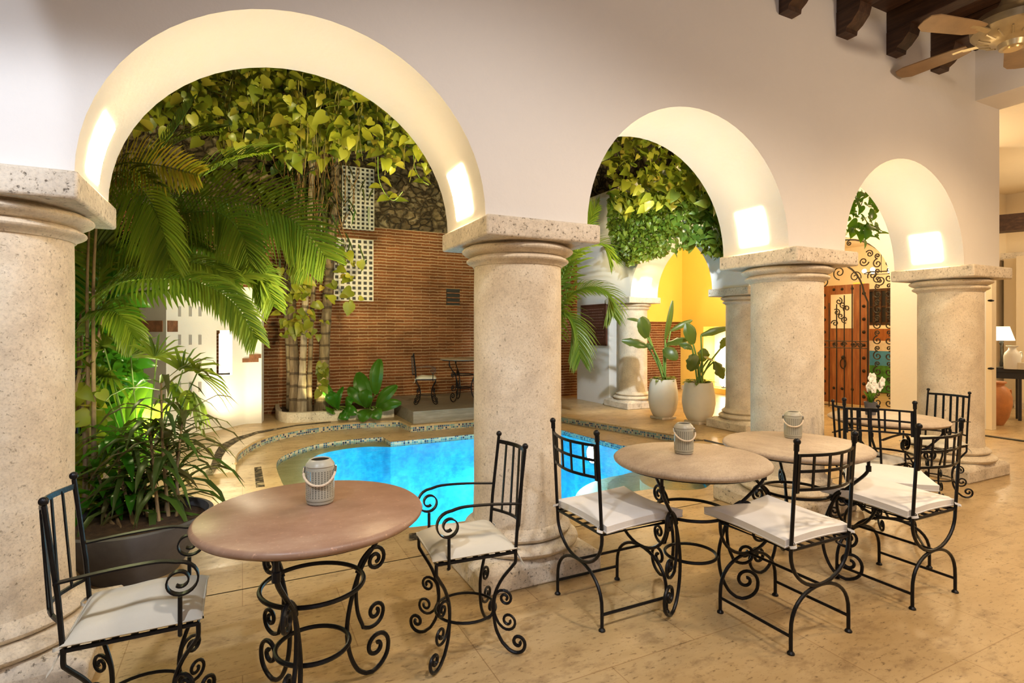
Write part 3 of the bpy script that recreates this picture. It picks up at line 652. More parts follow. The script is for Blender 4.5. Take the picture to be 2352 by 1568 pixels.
# ------------------------------------------------------------------ curved white garden wall
zw = 2.06
cw = [(.26, 9.14), (.10, 9.16), (-.03, 9.10), (-.38, 8.66), (-.56, 8.44), (-.72, 8.20), (-.85, 7.98)]
back = [(.30, 9.42), (.10, 9.44), (-.16, 9.36), (-.60, 8.80), (-.78, 8.56), (-.95, 8.32), (-1.15, 8.25)]
def wseg(m, a, b, c, d, z0, z1): m.prism([a, b, c, d], z0, z1)
CW0, BK0 = cw, back
m = MB(); cwd = cr2(cw, 6); bkd = cr2(back, 6)
def wq(p, q, z0, z1): m.add([(p[0], p[1], z0), (q[0], q[1], z0), (q[0], q[1], z1), (p[0], p[1], z1)], [(0, 1, 2, 3)])
def wh(a, b, c, d, z): m.add([(a[0], a[1], z), (b[0], b[1], z), (c[0], c[1], z), (d[0], d[1], z)], [(0, 1, 2, 3)])
for i in range(len(cwd)-1):
    a, b, c, d = cwd[i], cwd[i+1], bkd[i+1], bkd[i]
    for p_, q_ in ((a, b), (c, d)):
        if i in (14, 15, 16): wq(p_, q_, 0, .76); wq(p_, q_, .76, 1.41); m.f.pop(); wq(p_, q_, 1.41, zw)
        else: wq(p_, q_, 0, .76); wq(p_, q_, .76, 1.41); wq(p_, q_, 1.41, zw)
    wh(a, b, c, d, zw)
    if i in (14, 15, 16): wh(a, b, c, d, .76); wh(a, b, c, d, 1.41)
for k in (14, 17): wq(cwd[k], bkd[k], .76, 1.41)
for k in (0, -1): wq(cwd[k], bkd[k], 0, .76); wq(cwd[k], bkd[k], .76, 1.41); wq(cwd[k], bkd[k], 1.41, zw)
nic = (cwd[14], cwd[17], bkd[17], bkd[14])
wseg(m, cw[-1], (-1.35, 8.5), (-1.35, 8.8), back[-1], 0, zw)
m.box(-2.0, -1.35, 8.5, 8.8, 0, zw)
cwall = m.build('wall_garden', m_plaster, smooth=False); struct(cwall)
bm = bmesh.new(); bm.from_mesh(cwall.data); bmesh.ops.remove_doubles(bm, verts=bm.verts, dist=1e-4)
seen = {}
for f in bm.faces: seen.setdefault(tuple(sorted(v.index for v in f.verts)), []).append(f)
bmesh.ops.delete(bm, geom=[f for fl in seen.values() if len(fl) > 1 for f in fl], context='FACES')
bmesh.ops.recalc_face_normals(bm, faces=bm.faces); bm.to_mesh(cwall.data); bm.free()
for p_ in cwall.data.polygons: p_.use_smooth = True
cwall.data.set_sharp_from_angle(angle=math.radians(35))
c_ = Vector(((nic[0][0]+nic[2][0])/2, (nic[0][1]+nic[2][1])/2, 0))
lamp('niche_glow', 'POINT', (c_.x-.02, c_.y+.02, 1.1), 9, (1, .82, .52), .05)
n2 = thing('niche_lamp', 'glowing square lamp inside the opening of the curved white garden wall', 'light', (nic[1][0]*.35+nic[0][0]*.45+nic[3][0]*.2, nic[1][1]*.35+nic[0][1]*.45+nic[3][1]*.2+.12, .76))
MB().box(-.07, .06, -.03, .03, .0, .60).build('glass', m_nichel, n2)
MB().box(-.08, .07, -.04, .04, -.0, .03).build('base', m_iron, n2)
# bare brick patches
for (x0, y0, x1, y1, d, lb) in ((341, 737, 376, 762, 6.75, 'a'), (376, 737, 411, 762, 6.66, 'b')):
    p = at((x0+x1)/2, 750, d+.04)
o = MB()
p = at(558, 830, 8.02); q = at(604, 830, 8.22)
dirv = (cw[1][0]-cw[2][0], cw[1][1]-cw[2][1])
o.obox((.09, 9.17, .96), .17, .035, .03, .1).obox((.17, 9.165, 1.02), .08, .035, .03, .05); struct(o.build('trim_8', m_lit))
o = MB(); a1 = math.atan2(8.20-7.98, -.72+.85); o.obox((-.80, 8.07, 1.46), .085, .02, .07, a1).obox((-1.08, 8.22, 1.46), .28, .03, .07, -.75); struct(o.build('trim_9', m_lit))
# grey slots
sl = MB()
for cx_ in (412, 437, 459):
    for cy_ in (715, 780, 838, 888, 938):
        # intersect the view with the wall faces
        best = None
        t = (cx_-1176)/F_PX; dx, dy = t*CN+SN, CN-t*SN
        for i in range(3, len(cw)-1):
            (ax, ay), (bx, by) = cw[i], cw[i+1]
            den = dx*(by-ay)-dy*(bx-ax)
            if abs(den) < 1e-9: continue
            s_ = (ax*(by-ay)-ay*(bx-ax))/den; u_ = (ax*dy-ay*dx)/den
            if 0 <= -u_ <= 1 or 0 <= u_ <= 1: best = (s_, math.atan2(by-ay, bx-ax)); break
        if best: p = at(cx_, cy_, best[0]); sl.obox(p, .024, .006, .066, best[1])
struct(sl.build('trim_10', m_slotg)) if sl.v else None

# ------------------------------------------------------------------ grilles and vent in the brick wall
def grille(x0, x1, y0, y1, label):
    a = ony(x0, y1, 10.1); b = ony(x1, y0, 10.1)
    X0_, X1_, Z0_, Z1_ = a.x, b.x, a.z, b.z
    t = thing('block_grille', label, 'grille', (X0_, 10.1 if Z0_ < 3 else 10.0, Z0_), 0, 'white pierced grilles in the brick wall')
    w = X1_-X0_; h = Z1_-Z0_; nx = 7; nz = round(h/(w/nx)*1.05); cxw = w/nx; cz = h/nz; bar = .42
    m = MB()
    for i in range(nx+1): m.box(max(0, i*cxw-cxw*bar/2), min(w, i*cxw+cxw*bar/2), -.035, .03, 0, h)
    for j in range(nz+1): m.box(0, w, -.033, .03, max(0, j*cz-cz*bar/2), min(h, j*cz+cz*bar/2))
    m.build('lattice', m_grille, t, smooth=False)
    MB().box(0, w, -.004, .0, 0, h).build('dark_opening', m_black, t)
grille(783, 856, 393, 527, 'upper white pierced block grille high in the brick wall')
grille(766, 857, 552, 690, 'lower white pierced block grille in the brick wall')
a = ony(1025, 700, 10.1); b = ony(1055, 664, 10.1)
v = thing('wall_vent', 'small dark louvred vent in the brick wall near the central column', 'vent', (a.x, 10.1, a.z))
MB().box(0, b.x-a.x, -.02, -.002, 0, b.z-a.z).build('opening', m_black, v)
for k in range(3): MB().box(0, b.x-a.x, -.05, -.015, .04+k*.09, .06+k*.09).build('slat', m_lit, v)

# ------------------------------------------------------------------ planter bed, deck
pb = thing('planting_bed', 'low curved stone planting bed at the foot of the brick wall', 'planter')
outl = cr2([tuple(onz(*p))[:2] for p in [(632, 950), (634, 962), (648, 969), (672, 971), (760, 967), (860, 961), (905, 957)]], 3)
inn = [(x+(.07 if i < 5 else .0), y+.12) for i, (x, y) in enumerate(outl)]
m = MB()
for i in range(len(outl)-1): m.prism([outl[i], outl[i+1], inn[i+1], inn[i]], 0, .15)
m.build('stone_kerb', m_slab, pb, sharp=50)
m = MB(); soil = inn+[(inn[-1][0], 10.05), (inn[0][0], 10.05)]
fill([soil], lambda x, y: .11, 's', m_soil).build('soil', m_soil, pb, smooth=False)
DZ = .19
dk = thing('timber_deck', 'raised grey timber deck against the brick wall carrying a chair and table', 'deck', (2.30, 8.02, 0))
MB().box(0, 2.6, 0, .03, 0, DZ-.02).box(0, .03, .03, 2.05, 0, DZ-.02).build('fascia', m_deck, dk, bevel=.003)
for k in range(14): MB().box(0, 2.6, k*.149, k*.149+.145, DZ-.02, DZ).build('board', m_deck, dk, smooth=False)

# ------------------------------------------------------------------ plaque
p0 = onx(1338, 793, 6.21); p1 = onx(1396, 700, 6.21)
sg = thing('wall_plaque', 'dark brown plaque on the white wall beside the far column', 'sign', (6.21, p0.y, 1.12))
wd = p0.y-p1.y; hh = .80
MB().box(-.035, -.002, -wd, 0, 0, hh).build('board', m_sign, sg, bevel=.004)
MB().box(-.045, -.035, -wd, 0, 0, .025).box(-.045, -.035, -wd, 0, hh-.025, hh).box(-.045, -.035, -wd, -wd+.025, 0, hh).box(-.045, -.035, -.025, 0, 0, hh).build('frame', m_sign, sg)
rnd = random.Random(5); tx = MB()
for r_ in range(11):
    y = -.07
    while y > -wd+.12:
        l = .02+rnd.random()*.05; tx.box(-.038, -.034, y-l, y, hh-.09-r_*.055-.012, hh-.09-r_*.055); y -= l+.018
tx.build('worn_lettering', m_signt, sg, smooth=False)

# ------------------------------------------------------------------ leaves
def heart(m, p, n, up, s, fold=.25, droop=.3):
    """heart leaf: p base, n direction to tip, up leaf normal"""
    n = n.normalized(); b = n.cross(up)
    if b.length < .05: b = n.cross(Vector((1, .3, 0)))
    b.normalize(); u = b.cross(n)
    prof = [(-.10, .16), (-.06, .32), (.10, .42), (.32, .42), (.55, .32), (.78, .17)]
    ax = [0, .10, .32, .55, .78, 1.0]
    mid = [p+n*a*s-u*s*droop*a*a for a in ax]; vs = list(mid)
    for sg in (1, -1):
        for a, w in prof: vs.append(p+n*a*s-u*s*droop*a*a+b*sg*w*s+u*s*fold*w)
    l, q = 6, 12
    fs = [(0, l, l+1), (0, l+1, l+2, 1), (1, l+2, l+3, 2), (2, l+3, l+4, 3), (3, l+4, l+5, 4), (4, l+5, 5)]
    fs += [(0, q+1, q), (0, 1, q+2, q+1), (1, 2, q+3, q+2), (2, 3, q+4, q+3), (3, 4, q+5, q+4), (4, 5, q+5)]
    m.add(vs, fs)
def blade(m, pts, w, up=Vector((0, 0, 1)), fold=.25, n0=.25):
    P = [Vector(p) for p in pts]; k = len(P); vs = []
    for i, p in enumerate(P):
        t = (P[min(i+1, k-1)]-P[max(i-1, 0)]).normalized(); s = t.cross(up)
        if s.length < .05: s = t.cross(Vector((1, 0, 0)))
        s.normalize(); u = s.cross(t)
        f = i/(k-1); ww = w*(math.sin(PI*min(1, n0+f*(1-n0)))**.7 if i < k-1 else .02)
        vs += [p-s*ww+u*ww*fold, p, p+s*ww+u*ww*fold]
    fs = []
    for i in range(k-1):
        a = i*3; fs += [(a, a+1, a+4, a+3), (a+1, a+2, a+5, a+4)]
    m.add(vs, fs)
def rv(r, a=1): return Vector((r.uniform(-a, a), r.uniform(-a, a), r.uniform(-a, a)))
def pothos_mass(name, label, cat, sampler, n, size, mat, seed, strands=(), parent_loc=(0, 0, 0), kind=None):
    r = random.Random(seed); t = thing(name, label, cat, parent_loc); m = MB()
    for _ in range(n):
        p, s = sampler(r)
        if p is None or p.x < -1.85 or p.y > 9.98: continue
        d = Vector((r.uniform(-1.3, 1.3), r.uniform(-1, .4), r.uniform(-1.5, .35)))
        up = Vector((r.uniform(-.6, .6), -1+r.uniform(-.5, .5), .5+r.uniform(-.4, .6)))
        heart(m, p-Vector(parent_loc), d, up, size*s*r.uniform(.45, 1.25), .3, r.uniform(.05, .5))
    m.build('foliage', mat, t)
    if strands:
        sm = MB()
        for s_ in strands: sm.tube([q-Vector(parent_loc) for q in s_], .005, 5)
        sm.build('stems', m_vinestem, t)
    return t
def low1(x):                       # lower edge of the vine curtain
    P = [(250, 330), (330, 300), (430, 285), (520, 345), (600, 350), (660, 375), (740, 385), (790, 345), (870, 375), (950, 400), (1010, 380)]
    for (a, b), (c, d) in zip(P, P[1:]):
        if a <= x <= c: return b+(d-b)*(x-a)/(c-a)
    return 330
def samp1(x0, x1, d0, d1):
    def f(r):
        x = r.uniform(x0, x1); lo = low1(x); y = lo-(r.random()**.8)*(lo-60)+r.uniform(-25, 18)
        return at(x, y, r.uniform(d0, d1)), 1
    return f
rr_ = random.Random(11)
def strands1(x0, x1, n, d):
    out = []
    for _ in range(n):
        x = rr_.uniform(x0, x1); y1 = low1(x)+rr_.uniform(-60, 25); dd = rr_.uniform(*d)
        out.append(smooth_pts([at(x+rr_.uniform(-10, 10), 60, dd), at(x+rr_.uniform(-22, 22), (60+y1)/2-30, dd-.1), at(x+rr_.uniform(-22, 22), (60+y1)/2+50, dd), at(x+rr_.uniform(-10, 10), y1, dd)], 4))
    return out
segs = [(290, 470, 'hanging pothos vine over the palm at the left of the big arch', 520), (450, 620, 'hanging pothos vine in the middle of the big arch, beside the palm tips', 620), (600, 780, 'hanging pothos vine above the tree trunks', 680), (770, 1010, 'hanging pothos vine over the rubble wall and upper grille', 720)]
for i, (x0, x1, lb, n) in enumerate(segs):
    c0 = at((x0+x1)/2, 200, 7.2)
    pothos_mass('pothos_vine', lb, 'vine', samp1(x0, x1, 6.3, 8.6), n, .155, m_pothos, 20+i, strands1(x0, x1, 26, (6.6, 8.2)), tuple(c0))
# dark foliage layer behind
def sampd(r):
    x = r.uniform(240, 1020); lo = 340 if x > 770 else 520; return at(x, r.uniform(-20, lo), r.uniform(8.6, 9.4)), 1
pothos_mass('climbing_creeper', 'dark creeper covering the top of the stone wall behind the bright vines', 'vine', sampd, 1900, .17, m_ivy, 31, (), tuple(at(600, 200, 9)))
# loose strands with leaves that trail below
def trail(pp, d, name, label, n=12, size=.13, mat=m_pothos, seed=1):
    r = random.Random(seed); P = smooth_pts([at(x, y, d) for x, y in pp], 6); o0 = P[0].copy()
    t = thing(name, label, 'vine', tuple(o0)); MB().tube([p-o0 for p in P], .006, 5).build('stem', m_stem, t); m = MB()
    for k in range(n):
        p = P[int((k+1)/(n+1)*len(P))]-o0; sd = 1 if k % 2 else -1
        heart(m, p+Vector((.03*sd, -.02, 0)), Vector((sd*.9, -.3, r.uniform(-.6, .1))), Vector((r.uniform(-.3, .3), -.7, .7)), size*r.uniform(.8, 1.2), .25, .2)
    m.build('foliage', mat, t)
trail([(868, 360), (870, 410), (885, 445), (905, 460), (925, 440)], 7.4, 'trailing_pothos', 'single trailing pothos strand hooking up beside the grille', 7, .16, seed=2)
trail([(950, 330), (952, 380), (965, 410), (985, 425)], 7.6, 'trailing_pothos', 'short trailing pothos strand beside the arch edge', 5, .15, seed=3)
# vine on the right arcade
def low2(x):
    P = [(1340, 440), (1395, 455), (1405, 585), (1440, 608), (1500, 592), (1550, 585), (1600, 560), (1625, 590), (1700, 600)]
    for (a, b), (c, d) in zip(P, P[1:]):
        if a <= x <= c: return b+(d-b)*(x-a)/(c-a)
    return 560
def samp2(x0, x1, ylo, hi, X0_, X1_):
    def f(r):
        x = r.uniform(x0, x1); lo = low2(x)-ylo; y = r.uniform(hi, max(hi+5, lo)); return onx(x, y, r.uniform(X0_, X1_)), 1
    return f
pothos_mass('pothos_vine', 'large-leaved pothos vine spilling over the top of the side arcade, seen through the middle arch', 'vine', samp2(1340, 1660, 110, 230, 5.4, 5.95), 900, .17, m_pothos, 41, [], tuple(onx(1500, 300, 6)))
pothos_mass('ivy_curtain', 'dense small-leaved ivy curtain hanging above the far arch', 'vine', samp2(1398, 1530, 0, 440, 5.8, 6.15), 2300, .075, m_ivy, 42, [], tuple(onx(1450, 450, 6)))
pothos_mass('ivy_curtain', 'looser ivy curtain hanging at the right shoulder of the far arch', 'vine', samp2(1530, 1690, 6, 400, 5.75, 6.15), 900, .12, m_ivy, 43, [], tuple(onx(1600, 450, 6)))
def samp3(r): return at(r.uniform(1935, 2005)+r.uniform(0, 18), r.uniform(430, 548), r.uniform(5.9, 6.3)), 1
pothos_mass('pothos_vine', 'bright green pothos tuft hanging in the small right arch', 'vine', samp3, 90, .115, m_lush, 44, [smooth_pts([at(1975, 480, 6.1), at(1975, 480, 6.1)+Vector((0, -.2, .6)), Vector((at(1975, 480, 6.1).x, 3.31, 4.3))], 5)], tuple(at(1975, 450, 6.1)))
trail([(1985, 500), (2000, 520), (2025, 530)], 6.0, 'trailing_pothos', 'single leaf on a thin stalk beside the iron gate arch', 1, .12, m_lush, 5)

# ------------------------------------------------------------------ palms
def frond(parent, rach, ll, mat, origin, n=34, seed=1, droop=.35, w=.0155, spread=1.0, face=.35):
    r = random.Random(seed); P = smooth_pts(rach, 8); m = MB(); K = len(P); n = int(n*1.25)
    o0 = Vector(origin)
    MB().tube([p-o0 for p in P], [.009*(1-.75*i/(K-1)) for i in range(K)], 6).build('rachis', m_stem, parent)
    for i in range(n):
        f = .12+.88*i/(n-1); q = f*(K-1); a = int(q); p = P[a].lerp(P[min(a+1, K-1)], q-a)
        t = (P[min(a+2, K-1)]-P[max(a-1, 0)]).normalized()
        ref = Vector((0, 0, 1))*(1-face)-Vector((SN, CN, 0))*face; s = t.cross(ref); s = s.normalized() if s.length > .1 else Vector((1, 0, 0)); u = s.cross(t)
        L0 = ll*(math.sin(PI*min(1, .22+.72*f))**.6)*r.uniform(.9, 1.08)
        for sd in (-1, 1):
            d = (t*(.55+.5*f)+s*sd*.75*spread+u*.35).normalized(); g = Vector((0, 0, -1))
            pts = [p-o0]+[p-o0+d*L0*k/4+g*L0*droop*(k/4)**2*1.1+rv(r, .004) for k in range(1, 5)]
            blade(m, pts, w, u*.8+s*sd*.2, .35, .3)
    return m.build('frond', mat, parent)
pc = Vector((-.95, 4.45, -.1))
palm = thing('areca_palm', 'tall areca palm with arching fronds behind the left column', 'palm', tuple(pc))
def A(*p): return [at(*q) for q in p]
FR = [
 (A((225, 470, 4.4), (262, 384, 4.1), (350, 378, 3.9), (454, 402, 3.8)), .36, m_palm_lit, 30, .12),
 (A((205, 520, 4.4), (250, 408, 4.1), (315, 425, 3.9), (365, 500, 3.8), (392, 590, 3.8)), .40, m_palm, 34, .35),
 (A((260, 600, 5.2), (370, 462, 5.0), (480, 452, 4.9), (590, 472, 4.8), (680, 510, 4.7), (748, 590, 4.6)), .62, m_palm, 40, .18),
 (A((240, 640, 4.8), (350, 515, 4.6), (440, 488, 4.5), (510, 492, 4.4), (556, 540, 4.3), (575, 600, 4.3)), .42, m_palm, 34, .3),
 (A((185, 720, 4.2), (270, 652, 4.0), (380, 640, 3.9), (470, 655, 3.85), (540, 700, 3.8), (588, 775, 3.75)), .27, m_palm, 40, .4),
 (A((180, 740, 4.2), (290, 676, 4.2), (420, 664, 4.2), (520, 645, 4.2), (595, 630, 4.3), (628, 690, 4.3)), .30, m_palm, 38, .25),
 (A((200, 640, 4.8), (300, 540, 4.7), (420, 545, 4.6), (520, 590, 4.5), (590, 630, 4.5), (625, 700, 4.4)), .36, m_palm, 36, .3),
 (A((190, 620, 4.6), (250, 560, 4.6), (340, 575, 4.5), (430, 630, 4.4)), .45, m_palm, 30, .4),
 (A((300, 600, 5.6), (420, 440, 5.5), (520, 375, 5.4), (610, 350, 5.3)), .55, m_palm, 34, .25),
 (A((240, 560, 5.4), (300, 430, 5.4), (400, 330, 5.3), (500, 300, 5.2)), .5, m_palm, 34, .3),
 (A((430, 640, 5.4), (540, 540, 5.3), (620, 520, 5.2), (680, 550, 5.1), (706, 620, 5.0)), .38, m_palm, 32, .35),
 (A((200, 760, 4.4), (230, 620, 4.4), (210, 520, 4.5), (190, 470, 4.6)), .42, m_palm, 26, .3),
 (A((180, 800, 4.2), (220, 720, 4.1), (270, 720, 4.0), (310, 780, 4.0)), .25, m_palm, 28, .35),
 (A((230, 620, 5.0), (330, 600, 4.9), (440, 600, 4.8), (540, 600, 4.7), (610, 640, 4.6)), .34, m_palm, 36, .3),
 (A((220, 700, 4.4), (300, 620, 4.3), (390, 600, 4.2), (470, 610, 4.1), (530, 640, 4.1)), .30, m_palm, 36, .4),
 (A((200, 600, 4.8), (260, 500, 4.8), (330, 470, 4.7), (400, 500, 4.6), (450, 570, 4.5)), .45, m_palm, 34, .35),
 (A((280, 520, 5.8), (330, 400, 5.8), (400, 300, 5.7), (440, 240, 5.6)), .5, m_palm, 30, .3),
 (A((180, 640, 4.9), (200, 560, 4.9), (240, 520, 4.8), (290, 540, 4.7), (320, 620, 4.6)), .42, m_palm, 30, .4),
]
for i, (ra, ll, mt, n, dr) in enumerate(FR): frond(palm, ra, ll, mt, pc, n, 50+i, dr, face=(.92, .85, .85, .7, .45, .5)[i] if i < 6 else .4)
for k in range(6):
    a = Vector((-.05+.1*math.cos(k*1.05), .12*math.sin(k*1.3), 0)); f_ = FR[k][0][0]-pc
    MB().tube(smooth_pts([a, a+Vector((.02, 0, .7)), f_*.7+Vector((0, 0, .1)), f_], 5), [.018-.0007*i for i in range(16)], 8).build('cane', m_stemb, palm)
# palm by the far right wall
pc2 = onz(1262, 975); pc2 = Vector((4.75, 8.6, 0))
palm2 = thing('areca_palm', 'dark palm with drooping fronds in front of the white wall, right of the central column', 'palm', tuple(pc2))
F2 = [(A((1270, 760, 9.2), (1290, 640, 9.1), (1330, 575, 9.0), (1380, 562, 8.9), (1400, 590, 8.9)), .55, .3), (A((1270, 780, 9.2), (1300, 690, 9), (1350, 660, 8.9), (1395, 672, 8.8), (1405, 720, 8.8)), .5, .4),
      (A((1270, 800, 9.2), (1290, 720, 9), (1320, 745, 8.9), (1332, 820, 8.8)), .5, .5), (A((1280, 760, 9.3), (1330, 560, 9.2), (1360, 500, 9.1), (1375, 470, 9)), .5, .25),
      (A((1260, 760, 9.2), (1250, 660, 9.1), (1220, 600, 9), (1180, 600, 9)), .5, .3), (A((1268, 700, 9.2), (1290, 600, 9.2), (1310, 560, 9.1), (1320, 540, 9)), .5, .4)]
for i, (ra, ll, dr) in enumerate(F2): frond(palm2, ra, ll, m_palm, pc2, 30, 80+i, dr, .02)
MB().tube(smooth_pts([(0, 0, 0), (.03, 0, .7), at(1268, 770, 9.2)-pc2], 6), .03, 8).build('cane', m_trunk, palm2)

# ------------------------------------------------------------------ tree trunks in the bed
def trunk(base, pts, rad, mat, label, name='tree_trunk', rings=10):
    p0 = onz(*base, .11) if len(base) == 2 else Vector(base)
    d0 = p0.x*SN+p0.y*CN
    t = thing(name, label, 'tree', tuple(p0)); P = smooth_pts([Vector((0, 0, 0))]+[at(x, y, d0)-p0 for x, y in pts], 8); K = len(P)
    rl = [rad*(1.45-.5*min(1, i/(K*.25)))*(1-.25*i/K) for i in range(K)]
    for i in range(0, K, max(2, K//rings)): rl[i] *= 1.09
    MB().tube(P, rl, 14).build('trunk', mat, t, sharp=80); return t
trunk((680, 948), [(678, 860), (672, 760), (668, 640), (672, 520), (690, 380), (700, 250)], .075, m_trunk, 'leftmost brown palm trunk at the brick wall')
trunk((693, 950), [(694, 880), (697, 800), (701, 700), (706, 600), (712, 480), (720, 300)], .055, m_ptrunk, 'pale smooth trunk, second from the left at the brick wall')
trunk((665, 940), [(664, 880), (660, 780), (655, 680), (660, 560), (668, 400)], .04, m_ptrunk, 'thin pale bamboo-like stem left of the trunk group')
trunk((737, 944), [(742, 880), (746, 790), (752, 690), (758, 600), (764, 500), (770, 380), (768, 250)], .088, m_trunk, 'thick dark leaning trunk lit from below, right of the trunk group')
trunk((709, 946), [(711, 860), (716, 740), (722, 620), (735, 480), (745, 330)], .04, m_trunk, 'thin brown trunk between the pale trunk and the thick one')
def samp_t(x0, x1, y0, y1, d0, d1):
    return lambda r: (at(r.gauss((x0+x1)/2, (x1-x0)/4), r.uniform(y0, y1), r.uniform(d0, d1)), 1)
pothos_mass('climbing_pothos', 'variegated pothos climbing the left trunks', 'vine', samp_t(640, 740, 580, 775, 8.05, 8.4), 95, .15, m_pothos, 61, [], tuple(at(690, 680, 8.4)))
pothos_mass('climbing_pothos', 'pothos leaves on the thick trunk in front of the lower grille', 'vine', samp_t(755, 830, 560, 700, 8.0, 8.4), 22, .17, m_pothos, 62, [], tuple(at(790, 640, 8.4)))
pothos_mass('climbing_pothos', 'small lit pothos leaves at the foot of the thick trunk', 'vine', samp_t(728, 752, 830, 905, 8.2, 8.3), 16, .13, m_pothos, 63, [], tuple(at(740, 870, 8.3)))
def samp_dry(r): return at(r.gauss(735, 50), r.uniform(370, 600), r.uniform(8.3, 8.9)), 1
t = thing('dead_creeper', 'tangle of brown hanging roots and dry leaves around the trunks', 'vine', tuple(at(720, 380, 8.6)))
sm = MB(); r = random.Random(9); o0 = at(720, 380, 8.6)
for k in range(70):
    x = r.gauss(715, 45); y = r.uniform(340, 480); dd = r.uniform(8.3, 8.9)
    sm.tube([p-o0 for p in smooth_pts([at(x, y-60, dd), at(x+r.uniform(-15, 15), y, dd), at(x+r.uniform(-25, 25), y+r.uniform(30, 120), dd)], 3)], .006, 4)
sm.build('roots', m_twig, t); m = MB()
for k in range(160):
    p, _ = samp_dry(r); d = rv(r); d.z = -abs(d.z)-.4; blade(m, [p-o0, p-o0+d*.12, p-o0+d*.24+Vector((0, 0, -.04))], .018)
m.build('dry_leaves', m_dark, t)

# broad leaved plant in the bed
def paddle(m, base, tip, w, up, bend=.1, k=7, nick=0, r=None):
    base = Vector(base); tip = Vector(tip); up = Vector(up); P = []
    for i in range(k+1):
        f = i/k; P.append(base.lerp(tip, f)+up.normalized()*bend*math.sin(PI*f))
    vs = []; s0 = None
    for i, p in enumerate(P):
        t = (P[min(i+1, k)]-P[max(i-1, 0)]).normalized(); s = t.cross(up)
        if s.length < .05: s = Vector((1, 0, 0))
        s.normalize(); u = s.cross(t); f = i/k
        ww = w*max(.03, math.sin(PI*(.06+.90*f))**.62)
        if nick and r: ww *= 1-nick*r.random()
        vs += [p-s*ww-u*ww*.12, p-s*ww*.5+u*ww*.12, p, p+s*ww*.5+u*ww*.12, p+s*ww-u*ww*.12]
    fs = [(i*5+j, i*5+j+1, i*5+j+6, i*5+j+5) for i in range(k) for j in range(4)]
    m.add(vs, fs)
def leafy(name, label, base, leaves, mat, cat='plant', stemr=.012, stemm=None, bend=.1, rise=.25):
    b = Vector(base); t = thing(name, label, cat, tuple(b))
    for (p0, p1, w) in leaves:
        P0 = at(*p0) if len(p0) == 3 else Vector(p0); P1 = at(*p1) if len(p1) == 3 else Vector(p1)
        up = Vector((-SN, -CN, .45))
        m = MB(); paddle(m, P0-b, P1-b, w, up, bend); lf = m.build('leaf', mat, t)
        MB().tube(smooth_pts([(0, 0, 0), (P0-b)*.5+Vector((0, 0, rise*(P0-b).length*.3)), P0-b], 5), stemr, 6).build('stem', stemm or m_stem, t)
    return t
D = 8.6
leafy('broad_leaf_plant', 'broad-leaved green plant with one upright leaf in the stone bed', Vector(at(848, 952, D+.35).xy.to_tuple()+(.11,)), [
    ((862, 905, D), (872, 824, D), .11), ((848, 925, D), (822, 855, D+.1), .13), ((865, 935, D), (912, 885, D), .10), ((840, 930, D), (800, 890, D), .10),
    ((870, 940, D), (922, 925, D-.1), .09), ((850, 940, D-.1), (830, 968, D-.3), .11), ((860, 940, D-.2), (872, 962, D-.4), .10), ((838, 935, D), (845, 895, D-.1), .12)], m_broad)
leafy('broad_leaf_plant', 'bright lit broad-leaved plant at the foot of the thick trunk', Vector(at(765, 958, D+.3).xy.to_tuple()+(.11,)), [
    ((770, 930, D), (742, 878, D), .08), ((775, 935, D), (756, 900, D-.1), .10), ((775, 940, D), (788, 888, D), .05), ((770, 945, D), (752, 945, D-.2), .09),
    ((785, 945, D), (800, 962, D-.2), .10), ((790, 940, D), (820, 950, D-.2), .09), ((795, 935, D), (812, 915, D-.1), .08)], m_lush)

# ------------------------------------------------------------------ left foreground planting
bc = Vector((-.56, 3.86, 0))
bowl = thing('bowl_planter', 'wide dark slate bowl planter filled with soil behind the left armchair', 'planter', tuple(bc), 0)
z0 = zg(bc.x, bc.y)
MB().lathe([(.001, z0), (.22, z0), (.28, .08), (.36, .20), (.395, .29), (.40, .31), (.375, .315), (.36, .27)], n=48, uv=True).build('bowl', m_bowl, bowl)
MB().lathe([(.001, .285), (.2, .28), (.365, .265)], n=32).build('soil', m_soil, bowl)
def cane_plant(name, label, base, canes, mat, seed, nl=12, ll=.34, w=.028, cat='plant'):
    r = random.Random(seed); b = Vector(base); t = thing(name, label, cat, tuple(b))
    for (top, foot) in canes:
        T = at(*top)-b; f0 = Vector(foot); P = smooth_pts([f0, f0.lerp(T, .5)+rv(r, .03), T], 6)
        ca = MB().tube(P, [.011-.0004*i for i in range(len(P))], 7).build('cane', m_stemb, t); m = MB()
        for k in range(nl):
            q = P[-1-int(k*.35)] if k < 10 else P[-1-int(k*.3)]; a = k*2.4+r.uniform(-.3, .3); el = r.uniform(.15, 1.0)*(1-k/nl*.7)
            d = Vector((math.cos(a), math.sin(a), el)).normalized(); L_ = ll*r.uniform(.75, 1.2)
            blade(m, [q, q+d*L_*.3, q+d*L_*.6+Vector((0, 0, -.08*L_)), q+d*L_*.82+Vector((0, 0, -.25*L_)), q+d*L_+Vector((0, 0, -.5*L_))], w*r.uniform(.8, 1.3), Vector((0, 0, 1)), .3, .12)
        m.build('foliage', mat, t)
    return t
s0 = Vector((0, 0, .27))
bl = bc+s0
cane_plant('cordyline', 'dark purple-green cordyline with strap leaves on the right of the bowl planter', bl, [((370, 880, 3.7), (.16, .02, 0)), ((345, 990, 3.6), (.12, -.06, 0)), ((330, 1085, 3.5), (.05, .05, 0)), ((385, 1010, 3.75), (.14, .10, 0)), ((400, 1080, 3.6), (.2, 0, 0)), ((300, 1010, 3.7), (.02, .12, 0)), ((420, 960, 3.75), (.2, .08, 0)), ((350, 1150, 3.5), (.1, -.1, 0)), ((270, 1150, 3.5), (-.05, -.12, 0))], m_dark, 71, 20, .42, .017)
